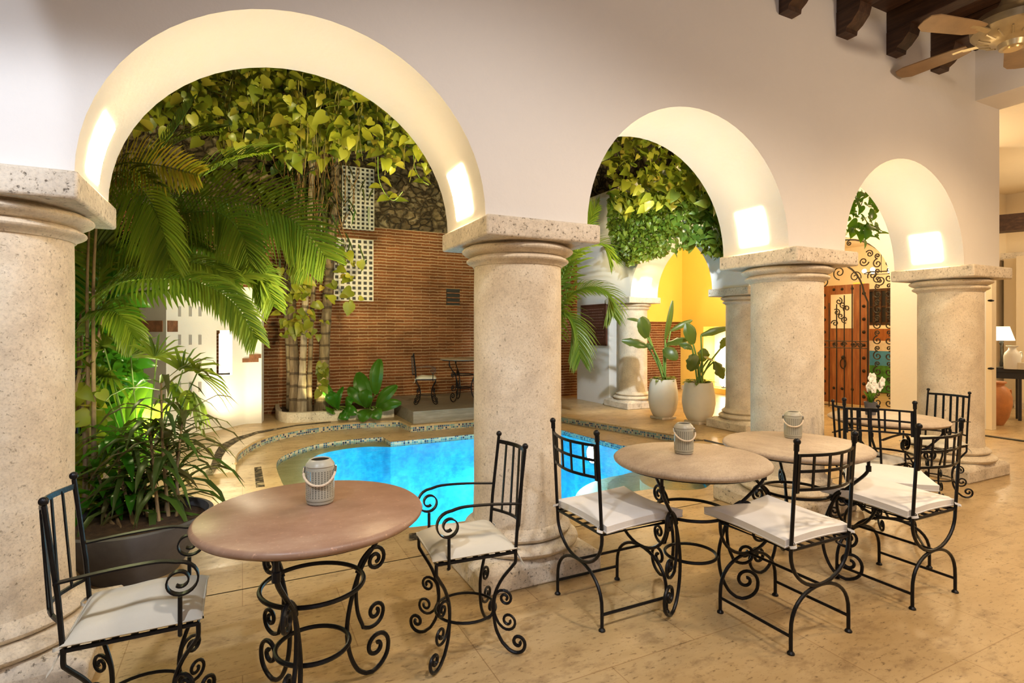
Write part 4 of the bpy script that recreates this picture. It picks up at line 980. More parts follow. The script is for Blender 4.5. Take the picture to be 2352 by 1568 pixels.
cane_plant('dracaena', 'green dracaena with pale-edged leaves in the middle of the bowl planter', bl, [((270, 1010, 3.6), (-.02, .04, 0)), ((300, 1120, 3.45), (.0, -.08, 0)), ((235, 1130, 3.5), (-.1, -.02, 0)), ((215, 1060, 3.7), (-.15, .1, 0))], m_lush, 72, 15, .30, .030)
def fan_palm(name, label, base, heads, mat, seed):
    r = random.Random(seed); b = Vector(base); t = thing(name, label, 'palm', tuple(b))
    for (hd, dirp, L_) in heads:
        h = at(*hd)-b; q = at(*dirp)-b-h; q.normalize(); MB().tube(smooth_pts([(0, 0, 0), h*.5+Vector((0, 0, .1)), h], 6), .005, 6).build('cane', m_stem, t)
        s = q.cross(Vector((0, 0, 1))).normalized(); u = s.cross(q); m = MB()
        for k in range(9):
            a = (-1.25+2.5*k/8); d = (q*math.cos(a)+s*math.sin(a)*.7+u*math.sin(a)*.7).normalized(); l = L_*r.uniform(.8, 1.05)
            blade(m, [h+d*.01, h+d*l*.4, h+d*l*.75+Vector((0, 0, -.06*l)), h+d*l+Vector((0, 0, -.2*l))], .016, u, .3, .35)
        m.build('fan_leaf', mat, t)
    return t
fan_palm('lady_palm', 'lady palm with finger-like fan leaves reaching over the white garden wall', at(330, 1200, 4.0)*1+Vector((0, 0, 0)), [
    ((452, 858, 3.9), (540, 880, 3.8), .34), ((420, 850, 3.9), (450, 790, 3.9), .26), ((440, 900, 3.9), (470, 1000, 3.8), .28), ((400, 880, 4), (430, 960, 3.9), .24), ((360, 820, 4), (400, 740, 4), .24),
    ((240, 800, 4), (180, 760, 4), .30), ((250, 850, 4), (200, 900, 3.9), .3), ((300, 820, 4.1), (330, 760, 4.1), .28), ((230, 870, 4), (310, 850, 3.9), .3)], m_palm, 74)
def samp_left(x0, x1, y0, y1, d0, d1): return lambda r: (at(r.uniform(x0, x1), r.uniform(y0, y1), r.uniform(d0, d1)), 1)
pothos_mass('heart_leaf_creeper', 'green heart-leaved creeper behind the left column, above the lit foliage', 'plant', samp_left(165, 320, 600, 860, 4.6, 5.6), 620, .11, m_lush, 75, [], tuple(at(240, 760, 5)))
pothos_mass('heart_leaf_creeper', 'creeper glowing yellow-green from a hidden ground light', 'plant', samp_left(165, 330, 850, 1060, 4.5, 5.6), 560, .11, m_lush, 76, [], tuple(at(240, 950, 5)))
pothos_mass('pothos_bush', 'yellow-green pothos leaves low against the left column', 'plant', samp_left(165, 240, 880, 1240, 3.6, 4.1), 90, .13, m_pothos, 77, [], tuple(at(200, 1100, 3.9)))
leafy('elephant_ear', 'large round translucent leaf in front of the green ground light', at(285, 1150, 4.3), [
    ((310, 1010, 4.2), (345, 880, 4.15), .12), ((340, 1010, 4.15), (385, 930, 4.1), .10), ((262, 1000, 4.3), (285, 920, 4.4), .11)], m_lush, 'plant', .008)
# wrought iron trellis scrolls behind the bowl
tr = thing('iron_trellis', 'black wrought iron scroll stand half hidden in the plants beside the left column', 'trellis', tuple(at(195, 1150, 4.25)))
b0 = at(195, 1150, 4.25)
for (sx, sy, rr2, a0, tn) in ((205, 985, .085, 120, -1.6), (222, 1075, .07, 100, -1.6), (200, 900, .08, 140, -1.5)):
    c0 = at(sx, sy, 4.25)-b0
    pts = [(c0.x+x, c0.y-x*.3, c0.z+z) for x, z in spiral((0, 0), rr2, .02, a0, tn)]
    MB().tube(pts, .009, 7).build('scroll', m_iron, tr)
for sx in (180, 192): MB().tube([at(sx, 1180, 4.25)-b0, at(sx-4, 1000, 4.25)-b0, at(sx-6, 850, 4.25)-b0], .012, 7).build('upright', m_iron, tr)

# ------------------------------------------------------------------ white planters
def pot(px, py, zt_, R, label, leaves, seed):
    b = onz(px, py, 0) if px < 1600 else Vector((6.25, 6.23, 0)); t = thing('tall_planter', label, 'planter', (b.x, b.y, 0), 0, 'tall off-white planters')
    h = zt_
    MB().lathe([(.001, .035), (R*.60, .035), (R*.72, .06), (R*.90, .16), (R, .30), (R*.985, .42), (R*.90, h-.08), (R*.84, h), (R*.78, h), (R*.78, h-.06)], n=44, uv=True).build('pot', m_pot, t)
    MB().box(-R*.62, R*.62, -R*.62, R*.62, 0, .035).build('saucer_tile', m_slab, t, bevel=.004)
    MB().lathe([(.001, h-.04), (R*.79, h-.05)], n=24).build('soil', m_soil, t)
    pl_ = thing('bird_of_paradise', leaves[0], 'plant', (b.x, b.y, h-.04)); o0 = Vector((b.x, b.y, h-.04)); r = random.Random(seed); d0 = b.x*SN+b.y*CN
    for (p0, p1, w, nick) in leaves[1]:
        P0 = at(p0[0], p0[1], d0+r.uniform(-.1, .1)); P1 = at(p1[0], p1[1], d0+r.uniform(-.25, .1))
        m = MB(); paddle(m, P0-o0, P1-o0, w, Vector((-SN+r.uniform(-.3, .3), -CN, .5)), .03, 9, nick, r); m.build('leaf', m_banana, pl_)
        f = Vector((r.uniform(-.06, .06), r.uniform(-.06, .06), 0))
        MB().tube(smooth_pts([f, f.lerp(P0-o0, .5)+Vector((0, 0, .05)), P0-o0], 6), .013, 7).build('stem', m_stem, pl_)
    gm = MB()
    for k in range(46):
        a = r.uniform(0, 2*PI); q = R*r.uniform(.2, .85); heart(gm, Vector((q*math.cos(a), q*math.sin(a), .03+r.random()*.05)), Vector((math.cos(a), math.sin(a), r.uniform(-.4, .5))), Vector((0, 0, 1)), .07, .2, .3)
    g = thing('ground_cover', leaves[2], 'plant', tuple(o0)); gm.build('foliage', m_ivy, g)
pot(1523, 960, .63, .235, 'tall off-white egg-shaped planter nearer the far column', ('bird of paradise plant in the left white planter', [((1487, 775), (1472, 728), .14, .1), ((1487, 795), (1428, 782), .09, .3), ((1478, 740), (1440, 732), .03, 0), ((1525, 800), (1556, 825), .11, .1), ((1528, 780), (1545, 690), .05, 0), ((1540, 760), (1590, 735), .05, .1), ((1530, 790), (1580, 780), .08, .3), ((1495, 790), (1490, 800), .08, .2)], 'low green leaves covering the soil of the left white planter'), 91)
pot(1608, 975, .62, .245, 'tall off-white egg-shaped planter nearer the camera, right of the other', ('bird of paradise plant in the right white planter', [((1592, 790), (1577, 742), .12, .15), ((1610, 770), (1676, 752), .07, .3), ((1600, 815), (1582, 850), .12, .35), ((1612, 830), (1618, 800), .10, .2), ((1640, 830), (1662, 870), .10, .35), ((1655, 800), (1668, 775), .07, .4), ((1590, 800), (1560, 790), .08, .3), ((1630, 822), (1625, 825), .09, .2)], 'low green leaves covering the soil of the right white planter'), 92)

# ------------------------------------------------------------------ wrought iron furniture
def P3(pts, ang, c=(0, 0)):
    ca, sa = math.cos(ang), math.sin(ang); return [(c[0]+r_*ca, c[1]+r_*sa, z) for r_, z in pts]
def sm2(P, k=5): return [(v.x, v.z) for v in smooth_pts([(a, 0, b) for a, b in P], k)]
def make_table(mat, R, label, loc, rot, th=.032, group='round wrought iron tables', legs=(0, 120, 240)):
    t = thing('round_table', label, 'table', loc, rot, group)
    H = .74
    MB().lathe([(.001, H-th), (R-.012, H-th), (R-.003, H-th*.75), (R, H-th*.45), (R-.004, H-.008), (R-.014, H), (.001, H)], n=72).build('tabletop', mat, t, sharp=60)
    ring = lambda rad, z, rr3: MB().tube([(rad*math.cos(2*PI*k/48), rad*math.sin(2*PI*k/48), z) for k in range(48)], rr3, 8, closed=True)
    ring(R-.04, H-th-.006, .007).build('top_hoop', m_iron, t)
    ring(.182, .462, .0085).build('ring', m_iron, t); ring(.130, .235, .0085).build('ring', m_iron, t)
    for k in range(3):
        a = math.radians(legs[k])
        leg = MB().tube(P3(sm2([(.365, .645), (.345, .61), (.285, .545), (.22, .475), (.180, .40), (.150, .30), (.142, .22), (.155, .13), (.19, .055), (.235, .018)])[:-1]+spiral((.277, .113), .108, .062, 247, .25, 8)[1:]+spiral((.277, .113), .062, .012, 337, 1.3, 26), a), .0088, 8)
        lo = leg.build('leg', m_iron, t)
        MB().tube(P3(sm2([(.196, .44), (.182, .37), (.19, .28), (.215, .215)])[:-1]+spiral((.272, .255), .072, .042, 215, .3, 8)+spiral((.272, .255), .042, .011, 323, 1.25, 22)[1:], a), .008, 7).build('scroll', m_iron, lo)
        MB().tube(P3(sm2([(.185, .44), (.205, .48), (.235, .508)])[:-1]+spiral((.272, .468), .053, .011, 118, -1.55, 26), a), .008, 7).build('scroll', m_iron, lo)
        MB().tube(P3([(.365, H-th-.004), (.365, .635)], a), .0085, 8).tube(P3([(.365, .665), (.365, .635)], a), .0135, 8).build('post', m_iron, lo)
    return t
make_table(m_rose, .402, 'round table with a polished rosy brown stone top, nearest on the left', (.235, 2.15, 0), 0, legs=(22, 120, 247))
make_table(m_tan, .398, 'round table with a pale tan stone top, second from the left', (2.11, 2.16, 0), math.radians(205))
make_table(m_tan, .402, 'round pale stone table in front of the third column, behind the middle table', (2.92, 2.15, 0), math.radians(293))
make_table(m_tan, .395, 'round brown-topped table farthest right, carrying the potted white flowers', (4.43, 2.49, 0), math.radians(75), .025)
make_table(m_tan, .40, 'small round iron table on the timber deck by the brick wall', (3.42, 8.85, DZ), math.radians(-30), .022)

def pillow_mb(w, d, th, seed, corner=.0):
    m = MB(); n = 18; r = random.Random(seed)
    ph = r.uniform(0, 6)
    for sgn in (1, -1):
        for j in range(n+1):
            for i in range(n+1):
                u, v = -1+2*i/n, -1+2*j/n
                e = max(0, (1-abs(u)**5))*max(0, (1-abs(v)**5))
                px_ = 1+.05*(1-abs(v)**2)*-1; py_ = 1-.05*(1-abs(u)**2)
                z = th/2*(e**.5)*(.72+.28*math.cos(PI/2*u)*math.cos(PI/2*v))*sgn
                if sgn > 0: z += .006*math.sin(5*u+ph)*e+.004*math.sin(7*v+ph)*e
                else: z *= .28
                m.v.append((u*w/2*px_, v*d/2*py_, z))
    k = (n+1)*(n+1)
    for j in range(n):
        for i in range(n):
            a = j*(n+1)+i; m.f.append((a, a+1, a+n+2, a+n+1)); m.f.append((k+a, k+a+n+1, k+a+n+2, k+a+1))
    return m
def make_armchair():
    t = thing('iron_armchair', '', 'chair'); w, d = .16, .175   # faces +x, seat z .45
    sz = .445
    MB().tube([(-d, -w, sz), (d, -w, sz), (d, w, sz), (-d, w, sz)], .0075, 8, closed=True).build('seat_frame', m_iron, t)
    sl = MB()
    for k in range(7): x = -d+2*d*(k+.5)/7; sl.strip([(x, -w, sz), (x, w, sz)], .002, .010, (0, 0, 1))
    sl.build('seat_slats', m_iron, t, smooth=False)
    def bow(z, n=10, amt=.045): return [(-d-(z-sz)*.10-amt*math.cos(PI/2*u), w*u, z) for u in [-1+2*k/n for k in range(n+1)]]
    for sd in (-1, 1):
        MB().tube([(-d, sd*w, sz-.01), (-d-.012, sd*w, .60), (-d-.045, sd*w, .885)], .0078, 8).ball((-d-.046, sd*w, .898), .0135).build('back_post', m_iron, t)
    MB().strip(bow(.862), .009, .003, (0, 0, 1)).build('back_rail', m_iron, t); MB().strip(bow(.535, 10, .06), .006, .004, (0, 0, 1)).build('back_rail', m_iron, t)
    for k in range(5):
        u = -1+2*(k+1)/6; c_ = math.cos(PI/2*u)
        MB().strip([(-d-.009-.06*c_, w*u, .535), (-d-.042-.045*c_, w*u, .862)], .0085, .0022, (0, 1, 0)).build('back_slat', m_iron, t)
    for sd in (-1, 1):
        y = sd*(w+.012)
        pa = [(-d-.02, .655), (-.06, .668), (.06, .672), (.115, .662)]
        sp = spiral((.125, .600), .062, .016, 95, -1.62, 34)
        pts = sm2(pa, 5)+sp
        ar = MB().strip([(a, y, b) for a, b in pts], .011, .0028, (0, 1, 0)).build('arm', m_iron, t)
        MB().tube([(.125, y, .548), (.125, y, sz-.02), (.125, sd*w, sz-.025)], .007, 7).build('arm_support', m_iron, ar)
    r0 = math.hypot(w, d)
    for sx in (-1, 1):
        for sy in (-1, 1):
            a = math.atan2(sy*w, sx*d)
            main = sm2([(r0, sz), (r0, .405), (r0-.012, .385), (r0-.065, .315), (r0-.098, .24), (r0-.102, .17), (r0-.09, .095), (r0-.055, .035)])[:-1]+spiral((r0+.012, .058), .058, .034, 222, .3, 8)+spiral((r0+.012, .058), .034, .008, 330, 1.2, 20)[1:]
            lo = MB().tube(P3(main, a), .0075, 7).build('leg', m_iron, t)
            MB().tube(P3(sm2([(r0-.100, .23), (r0-.098, .165), (r0-.075, .118)])[:-1]+spiral((r0-.034, .142), .045, .008, 212, 1.5, 24), a), .0062, 6).build('scroll', m_iron, lo)
            MB().tube(P3(sm2([(r0-.100, .20), (r0-.092, .245), (r0-.072, .268)])[:-1]+spiral((r0-.048, .238), .036, .008, 125, -1.5, 22), a), .0062, 6).build('scroll', m_iron, lo)
    MB().tube([(.135*math.cos(2*PI*k/32), .135*math.sin(2*PI*k/32), .165) for k in range(32)], .0062, 7, closed=True).build('leg_ring', m_iron, t)
    return t
def cushion_cream(t_loc, rz, sc, label, seed, tie=True):
    c = thing('seat_cushion', label, 'cushion', t_loc, rz, 'cream pillow cushions', sc)
    pm = pillow_mb(.375, .345, .105, seed).build('cover', m_cush, c, loc=(.005, 0, .0))
    P = []
    for u in range(40):
        a = 2*PI*u/40; q = max(abs(math.cos(a)), abs(math.sin(a)))
        P.append((.005+math.cos(a)/q*.180, math.sin(a)/q*.170, .001))
    MB().tube(P, .0035, 5, closed=True).build('piping', m_cush, c)
    if tie:
        for sd in (-1, 1):
            MB().strip(smooth_pts([(-.165, sd*.158, 0), (-.19, sd*.172, -.005), (-.20, sd*.155, -.012), (-.185, sd*.145, -.02), (-.195, sd*.175, -.05), (-.21, sd*.18, -.075)], 4), .005, .001, (0, .3, 1)).build('tie', m_cush, c)
    return c
ac0 = make_armchair(); first = [True]
def armchair(x, y, z, deg, lab, clab, sc=1, seed=1, cush=True):
    o = ac0 if first[0] else copy_tree(ac0); first[0] = False
    o.location = (x, y, z); o.rotation_euler = (0, 0, math.radians(deg)); o.scale = (sc, sc, sc)
    tag(o, lab, 'chair', 'iron armchairs with slatted backs')
    if cush: cushion_cream((x, y, z+(.445+.019)*sc), math.radians(deg), sc, clab, seed)
armchair(-.305, 2.215, 0, 0, 'black iron armchair at the bottom left corner, nearest the left column', 'cream cushion on the bottom left armchair', 1, 1)
armchair(.895, 2.285, 0, 176, 'black iron armchair facing the rosy table from its right, in front of the central column', 'cream cushion on the armchair in front of the central column', 1, 2)
armchair(5.26, 2.58, 0, 178, 'black iron armchair against the rightmost column', 'cream cushion on the armchair by the rightmost column', .98, 3)
armchair(4.16, 2.445, 0, 3, 'black iron armchair half hidden by the third column, left of the flower table', 'cream cushion on the armchair half hidden by the third column', .98, 4)
armchair(2.74, 8.80, DZ, -18, 'dark iron armchair on the timber deck by the brick wall', 'thin cream cushion on the deck armchair', .92, 5)

def make_bistro():
    t = thing('bistro_chair', '', 'chair'); w = .20; d = .195; sz = .448      # faces +y
    for x in (-w, w):
        pass
    for y, nm in ((-d, 'rear'), (d, 'front')):
        top = .915 if y < 0 else sz
        arc = [(-w*math.cos(a), sz-.02-(sz-.02-.262)*math.sin(a)) for a in [PI*k/18 for k in range(19)]]
        pts = [(-w, y, top)]+([(-w, y, .7)] if y < 0 else [])+[(x, y, z) for x, z in arc]+([(w, y, .7)] if y < 0 else [])+[(w, y, top)]
        if y < 0: pts = [(x, y_-(z-sz)*.06 if z > sz else y_, z) for x, y_, z in pts]
        m = MB().tube(pts, .0085, 8)
        if y < 0:
            for x in (-w, w): m.ball((x, y-.03, .926), .0155).tube([(x, y-.027, .885), (x, y-.028, .915)], .0115, 8)
        m.build('back_post' if y < 0 else 'front_hoop', m_iron, t)
        arc2 = [(-w*math.cos(a), .09+(.262-.09)*math.sin(a)**.8) for a in [PI*k/18 for k in range(19)]]
        m = MB().tube([(-w, y, .012)]+[(x, y, z) for x, z in arc2]+[(w, y, .012)], .0085, 8)
        lg = m.build('leg_hoop', m_iron, t)
        for x in (-w, w): MB().lathe([(.001, 0), (.016, 0), (.016, .006), (.009, .014)], (x, y, 0), 14).build('foot', m_iron, lg)
    MB().tube([(0, -d, .262), (0, d, .262)], .007, 7).build('centre_bar', m_iron, t)
    for x in (-w, w): MB().tube([(x, -d, .075), (x, d, .075)], .0075, 7).build('stretcher', m_iron, t)
    MB().tube([(-w, -d, sz), (w, -d, sz), (w, d, sz), (-w, d, sz)], .0075, 7, closed=True).build('seat_frame', m_iron, t)
    sl = MB()
    for k in range(6): x = -w+2*w*(k+.5)/6; sl.strip([(x, -d, sz), (x, d, sz)], .009, .002, (1, 0, 0))
    sl.build('seat_slats', m_iron, t, smooth=False)
    def by(u, z): return -d-(z-sz)*.06-.05*math.cos(PI/2*u)
    for z in (.865, .795, .715):
        MB().strip([(w*u, by(u, z), z) for u in [-1+.1*k for k in range(21)]], .0065, .003, (0, 0, 1)).build('back_rail', m_iron, t)
    for k in range(4):
        u = -1+2*(k+1)/5; MB().strip([(w*u, by(u, .715), .715), (w*u, by(u, .865), .865)], .006, .003, (1, 0, 0)).build('back_bar', m_iron, t)
    for sd in (-1, 1): MB().strip([(sd*w*.93, by(.93, .70), .70), (sd*w*.93, by(.93, .87), .87)], .009, .004, (1, 0, 0)).build('back_bar', m_iron, t)
    return t
def bistro_cushion(x, y, rz, lab, seed):
    t = thing('seat_cushion', lab, 'cushion', (x, y, .462), rz, 'white box cushions')
    n = 20; m = MB(); w, d, th = .222, .208, .052
    lo = []; 
    for lay, (z, ins) in enumerate(((0, .006), (.008, 0), (th-.010, 0), (th, .010))):
        for j in range(n+1):
            for i in range(n+1):
                pass
    def shp(u, v):
        px_ = (w+(.012*v**3 if v > 0 else .004*v*v)-.006*math.sin(PI*(v+1)/2))*u
        py_ = d*v+(.040*v*v-.014*(1-u*u)*v if v > 0 else 0)
        z = -.008*(v*v if v > 0 else 0)+.010*math.sin(2.5*u+seed)*(1-v*v)*.3+.012*u*u*v
        return px_, py_, z
    top = []; bot = []
    for j in range(n+1):
        for i in range(n+1):
            u, v = -1+2*i/n, -1+2*j/n; a, b, z = shp(u, v); e = max(abs(u), abs(v)); rd = max(0, (e-.9)/.1)
            top.append((a, b+.022, z+th+.006*math.cos(PI/2*u)*math.cos(PI/2*v)-.009*rd*rd)); bot.append((a*.99, b*.99+.022, z*.9+.002+.004*rd))
    m.v = top+bot; k = (n+1)**2
    for j in range(n):
        for i in range(n):
            a = j*(n+1)+i; m.f.append((a, a+1, a+n+2, a+n+1)); m.f.append((k+a, k+a+n+1, k+a+n+2, k+a+1))
    edge = [i for i in range(n+1)]+[j*(n+1)+n for j in range(1, n+1)]+[n*(n+1)+i for i in range(n-1, -1, -1)]+[j*(n+1) for j in range(n-1, 0, -1)]
    for a, b in zip(edge, edge[1:]+edge[:1]): m.f.append((a, k+a, k+b, b))
    cv = m.build('cover', m_white, t, sharp=60)
    MB().tube([(bot[a][0]*1.006, bot[a][1]*1.004, bot[a][2]+.006) for a in edge], .0022, 5, closed=True).build('piping', m_white, t)
    for sd in (-1, 1): MB().strip(smooth_pts([(sd*.185, -.20, .02), (sd*.20, -.222, .012), (sd*.215, -.205, .005), (sd*.20, -.19, .0)], 4), .006, .0012, (0, .3, 1)).build('tie', m_white, t)
bc0 = make_bistro(); ff = [True]
def bistro(x, y, rz, lab, clab, seed):
    o = bc0 if ff[0] else copy_tree(bc0); ff[0] = False
    o.location = (x, y, 0); o.rotation_euler = (0, 0, rz); tag(o, lab, 'chair', 'iron bistro chairs with grid backs')
    bistro_cushion(x, y, rz, clab, seed)
bistro(1.70, 2.303, -PI/2, 'iron bistro chair with grid back just right of the central column, seen side-on', 'white cushion on the bistro chair just right of the central column', 1)
bistro(2.332, 1.786, 0, 'nearest iron bistro chair with its grid back towards the camera, before the tan table', 'white cushion on the nearest bistro chair', 2)
bistro(3.225, 1.772, 0, 'iron bistro chair at the right with its grid back towards the camera', 'white cushion on the right bistro chair that turns its back to the camera', 3)
ang = math.atan2(-.60, -.80)-PI/2
bistro(3.68, 2.085, ang, 'iron bistro chair between the third table and the flower table, facing left', 'white cushion on the bistro chair facing left behind the others', 4)

# ------------------------------------------------------------------ lanterns
def lant_mat():
    m, nt, b = M('pierced_sage_metal'); tc = N(nt, 'ShaderNodeTexCoord'); mp = N(nt, 'ShaderNodeMapping'); mp.inputs['Scale'].default_value = (30, 155, 1)
    L(nt, tc.outputs['UV'], mp.inputs[0]); fr = N(nt, 'ShaderNodeVectorMath', operation='FRACTION'); L(nt, mp.outputs[0], fr.inputs[0])
    sx = N(nt, 'ShaderNodeSeparateXYZ'); L(nt, fr.outputs[0], sx.inputs[0])
    def band(o, lo, hi):
        a = N(nt, 'ShaderNodeMath', operation='GREATER_THAN'); L(nt, o, a.inputs[0]); a.inputs[1].default_value = lo
        c = N(nt, 'ShaderNodeMath', operation='LESS_THAN'); L(nt, o, c.inputs[0]); c.inputs[1].default_value = hi
        q = N(nt, 'ShaderNodeMath', operation='MULTIPLY'); L(nt, a.outputs[0], q.inputs[0]); L(nt, c.outputs[0], q.inputs[1]); return q.outputs[0]
    s2 = N(nt, 'ShaderNodeSeparateXYZ'); L(nt, tc.outputs['UV'], s2.inputs[0])
    a = band(sx.outputs[0], .36, .64); c = band(sx.outputs[1], .25, .75); e = band(s2.outputs[1], .026, .122)
    q = N(nt, 'ShaderNodeMath', operation='MULTIPLY'); L(nt, a, q.inputs[0]); L(nt, c, q.inputs[1])
    q2 = N(nt, 'ShaderNodeMath', operation='MULTIPLY'); L(nt, q.outputs[0], q2.inputs[0]); L(nt, e, q2.inputs[1])
    b.inputs['Base Color'].default_value = (.38, .37, .30, 1); b.inputs['Roughness'].default_value = .35
    tr = N(nt, 'ShaderNodeBsdfTransparent'); mx = N(nt, 'ShaderNodeMixShader'); L(nt, q2.outputs[0], mx.inputs[0]); L(nt, b.outputs[0], mx.inputs[1]); L(nt, tr.outputs[0], mx.inputs[2])
    L(nt, mx.outputs[0], nt.nodes['Material Output'].inputs[0]); return m
m_pierced = lant_mat()
def make_lantern():
    t = thing('lantern', '', 'lantern'); R = .050; h = .160
    MB().lathe([(R-.006, .012), (R-.001, .016), (R, .022)]+[(R, .03+.01*k) for k in range(10)]+[(R, .128), (R-.002, .134)], n=48, uv=True).build('pierced_body', m_pierced, t)
    MB().lathe([(.001, 0), (R-.010, 0), (R-.004, .004), (R-.002, .013), (R-.006, .013)], n=40).build('base', m_lant, t)
    MB().lathe([(R-.002, .133), (R+.001, .137), (R-.002, .145), (R-.012, .157), (R-.016, h), (R-.019, h-.003)], n=40, uv=True).build('collar', m_lant, t)
    MB().lathe([(.001, h-.004), (R-.019, h-.004)], n=30).build('solar_lid', m_black, t)
    MB().lathe([(.001, .014), (.030, .014), (.030, .12), (.001, .12)], n=20).build('inner_tube', m_black, t)
    pts = [(-R-.004, -.0, .132), (-R-.004, -.012, .115)]
    P = smooth_pts([(-R-.004, -.002, .128), (-R-.002, -.03, .105), (-.03, -.052, .083), (0, -.060, .076), (.03, -.054, .083), (R+.0, -.034, .105), (R+.004, -.002, .128)], 6)
    hd = MB().tube(P, .0042, 8).build('handle', m_rope, t)
    for s in (0, -1): MB().tube(P[:5] if s == 0 else P[-5:], .0050, 8).build('ferrule', m_chrome, hd)
    for sx in (-1, 1): MB().tube([(sx*(R-.004), 0, .13), (sx*(R+.007), 0, .132)], .003, 6).build('pivot', m_chrome, t)
    return t
l0 = make_lantern(); lf = [True]
for (x, y, rz, lb, s) in ((.268, 2.215, math.radians(-12), 'sage green pierced lantern on the rosy table', 1.06), (2.140, 2.24, math.radians(-28), 'sage green pierced lantern on the tan table, second from the left', 1.02), (3.055, 2.265, math.radians(-50), 'sage green pierced lantern on the table before the third column', 1.02)):
    o = l0 if lf[0] else copy_tree(l0); lf[0] = False
    o.location = (x, y, .74); o.rotation_euler = (0, 0, rz); o.scale = (s, s, s); tag(o, lb, 'lantern', 'sage lanterns on the tables')

# ------------------------------------------------------------------ flowers on the far table
fp = at(2034, 958, 4.22); fp = Vector((4.45, 2.62, .74))
t = thing('flower_pot', 'dark pot on the far right table', 'pot', tuple(fp))
MB().lathe([(.001, 0), (.035, 0), (.045, .09), (.048, .10), (.040, .10), (.038, .09)], n=28).build('pot', m_bowl, t)
t = thing('white_orchid', 'small white-flowered plant in the dark pot on the far right table', 'flower', tuple(fp+Vector((0, 0, .088)))); r = random.Random(4)
m = MB()
for k in range(9): a = k*.7; blade(m, [(0, 0, 0), (.03*math.cos(a), .03*math.sin(a), .06), (.06*math.cos(a), .06*math.sin(a), .10)], .016)
m.build('foliage', m_lush, t)
for k in range(9):
    c = Vector((r.uniform(-.07, .08), r.uniform(-.05, .05), r.uniform(.10, .22)))
    m = MB()
    for j in range(5):
        a = j*2*PI/5+k; d = Vector((math.cos(a), -.3, math.sin(a))); paddle(m, c, c+d*.042, .02, Vector((0, -1, 0)), .006, 4)
    fo = m.build('blossom', m_petal, t); MB().tube([(0, 0, 0), c*.6, c], .0025, 5).build('stem', m_stem, fo)

# ------------------------------------------------------------------ gate
gt = thing('iron_gate', 'tall arched wrought iron gate with scrolls in the white gallery wall', 'gate', (XG+.12, GC, 0))
def gp(y, z): return (0, y, z)
fr_ = [gp(GR-.03, 0), gp(GR-.03, GZ)]+[gp((GR-.03)*math.cos(PI*k/24), GZ+(GR-.03)*math.sin(PI*k/24)) for k in range(25)]+[gp(-GR+.03, GZ), gp(-GR+.03, 0)]
MB().tube(fr_, .014, 6).build('frame', m_irond, gt)
# inner door leaf outline and bars
iy = -.42
lf_ = [gp(iy, 0), gp(iy, 1.9)]+[gp(iy+.05+.5*(1-math.cos(a)), 1.9+.7*math.sin(a)) for a in [PI/2*k/8 for k in range(1, 9)]]
MB().tube(lf_, .016, 6).build('leaf_stile', m_irond, gt)
for k in range(8):
    y = iy+.13+k*.14
    MB().tube([gp(y, .02), gp(y, 2.05+.18*math.sin(k*1.1+1))], .011, 6).build('bar', m_irond, gt)
for z in (.05, 1.1, 1.22): MB().tube([gp(iy, z), gp(GR-.03, z)], .009, 6).build('rail', m_irond, gt)
def gscroll(y, z, r_, a0, tn): return MB().tube([gp(a, b) for a, b in spiral((y, z), r_, r_*.15, a0, tn)], .010, 6)
k = 0
for z in [.2+.26*i for i in range(10)]:
    for sy, tn in ((-.76, 1.4), (-.58, -1.4)):
        gscroll(sy, z, .085, 90, tn).build('scroll', m_irond, gt)
        gscroll(sy, z+.13, .05, 270, -tn).build('scroll', m_irond, gt)
for (y, z, r_) in ((-.2, 2.35, .11), (.08, 2.45, .13), (.38, 2.32, .12), (-.05, 2.72, .10), (.22, 2.78, .10), (-.35, 2.6, .09), (.5, 2.55, .09), (-.5, 2.35, .09), (-.3, 1.16, .055), (-.18, 1.16, .055), (0, 1.16, .055), (.15, 1.16, .055), (-.62, 2.25, .09), (-.45, 2.72, .07), (-.1, 2.95, .05), (.1, 2.95, .05)):
    gscroll(y, z, r_, 200+k*70, 1.5 if k % 2 else -1.5).build('scroll', m_irond, gt); k += 1
# door leaf behind the gate, hinged open
dd = thing('studded_door', 'studded red-brown wooden door standing open behind the iron gate', 'door', (XG+.75, 6.98, 0), math.radians(8))
MB().box(-.03, .03, -.85, 0, .02, 2.28).build('panel', m_door, dd, bevel=.005)
MB().box(-.045, -.03, -.60, -.20, 1.45, 2.1).build('lit_room_panel', m_cream, dd)  # cream colour stands for the lit room seen through the open grille
gm = MB(); r = random.Random(8)
for k in range(7): gm.tube([(-.05, a, b) for a, b in spiral((-.28-.035*k, 1.55+.07*((k*3) % 7)), .07, .015, k*50, 1.3)], .009, 6)
gm.build('carved_grille', m_irond, dd)
for row in range(9):
    for cc in (-.78, -.07):
        MB().lathe([(.032, 0), (.028, .012), (.01, .03), (.001, .04)], (0, 0, 0), 10).build('stud', m_irond, dd, loc=(-.03, cc, .18+row*.24)).rotation_euler = (0, -PI/2, 0)
for cc in (-.58, -.40, -.25):
    for z in (.3, 1.15, 2.2): MB().lathe([(.028, 0), (.02, .015), (.001, .035)], (0, 0, 0), 10).build('stud', m_irond, dd, loc=(-.03, cc, z)).rotation_euler = (0, -PI/2, 0)
MB().tube([(-.06, -.43+.05*math.cos(a), .78+.09*math.sin(a)) for a in [2*PI*k/20 for k in range(20)]], .01, 6, closed=True).ball((-.05, -.43, .9), .035).build('knocker', m_irond, dd)
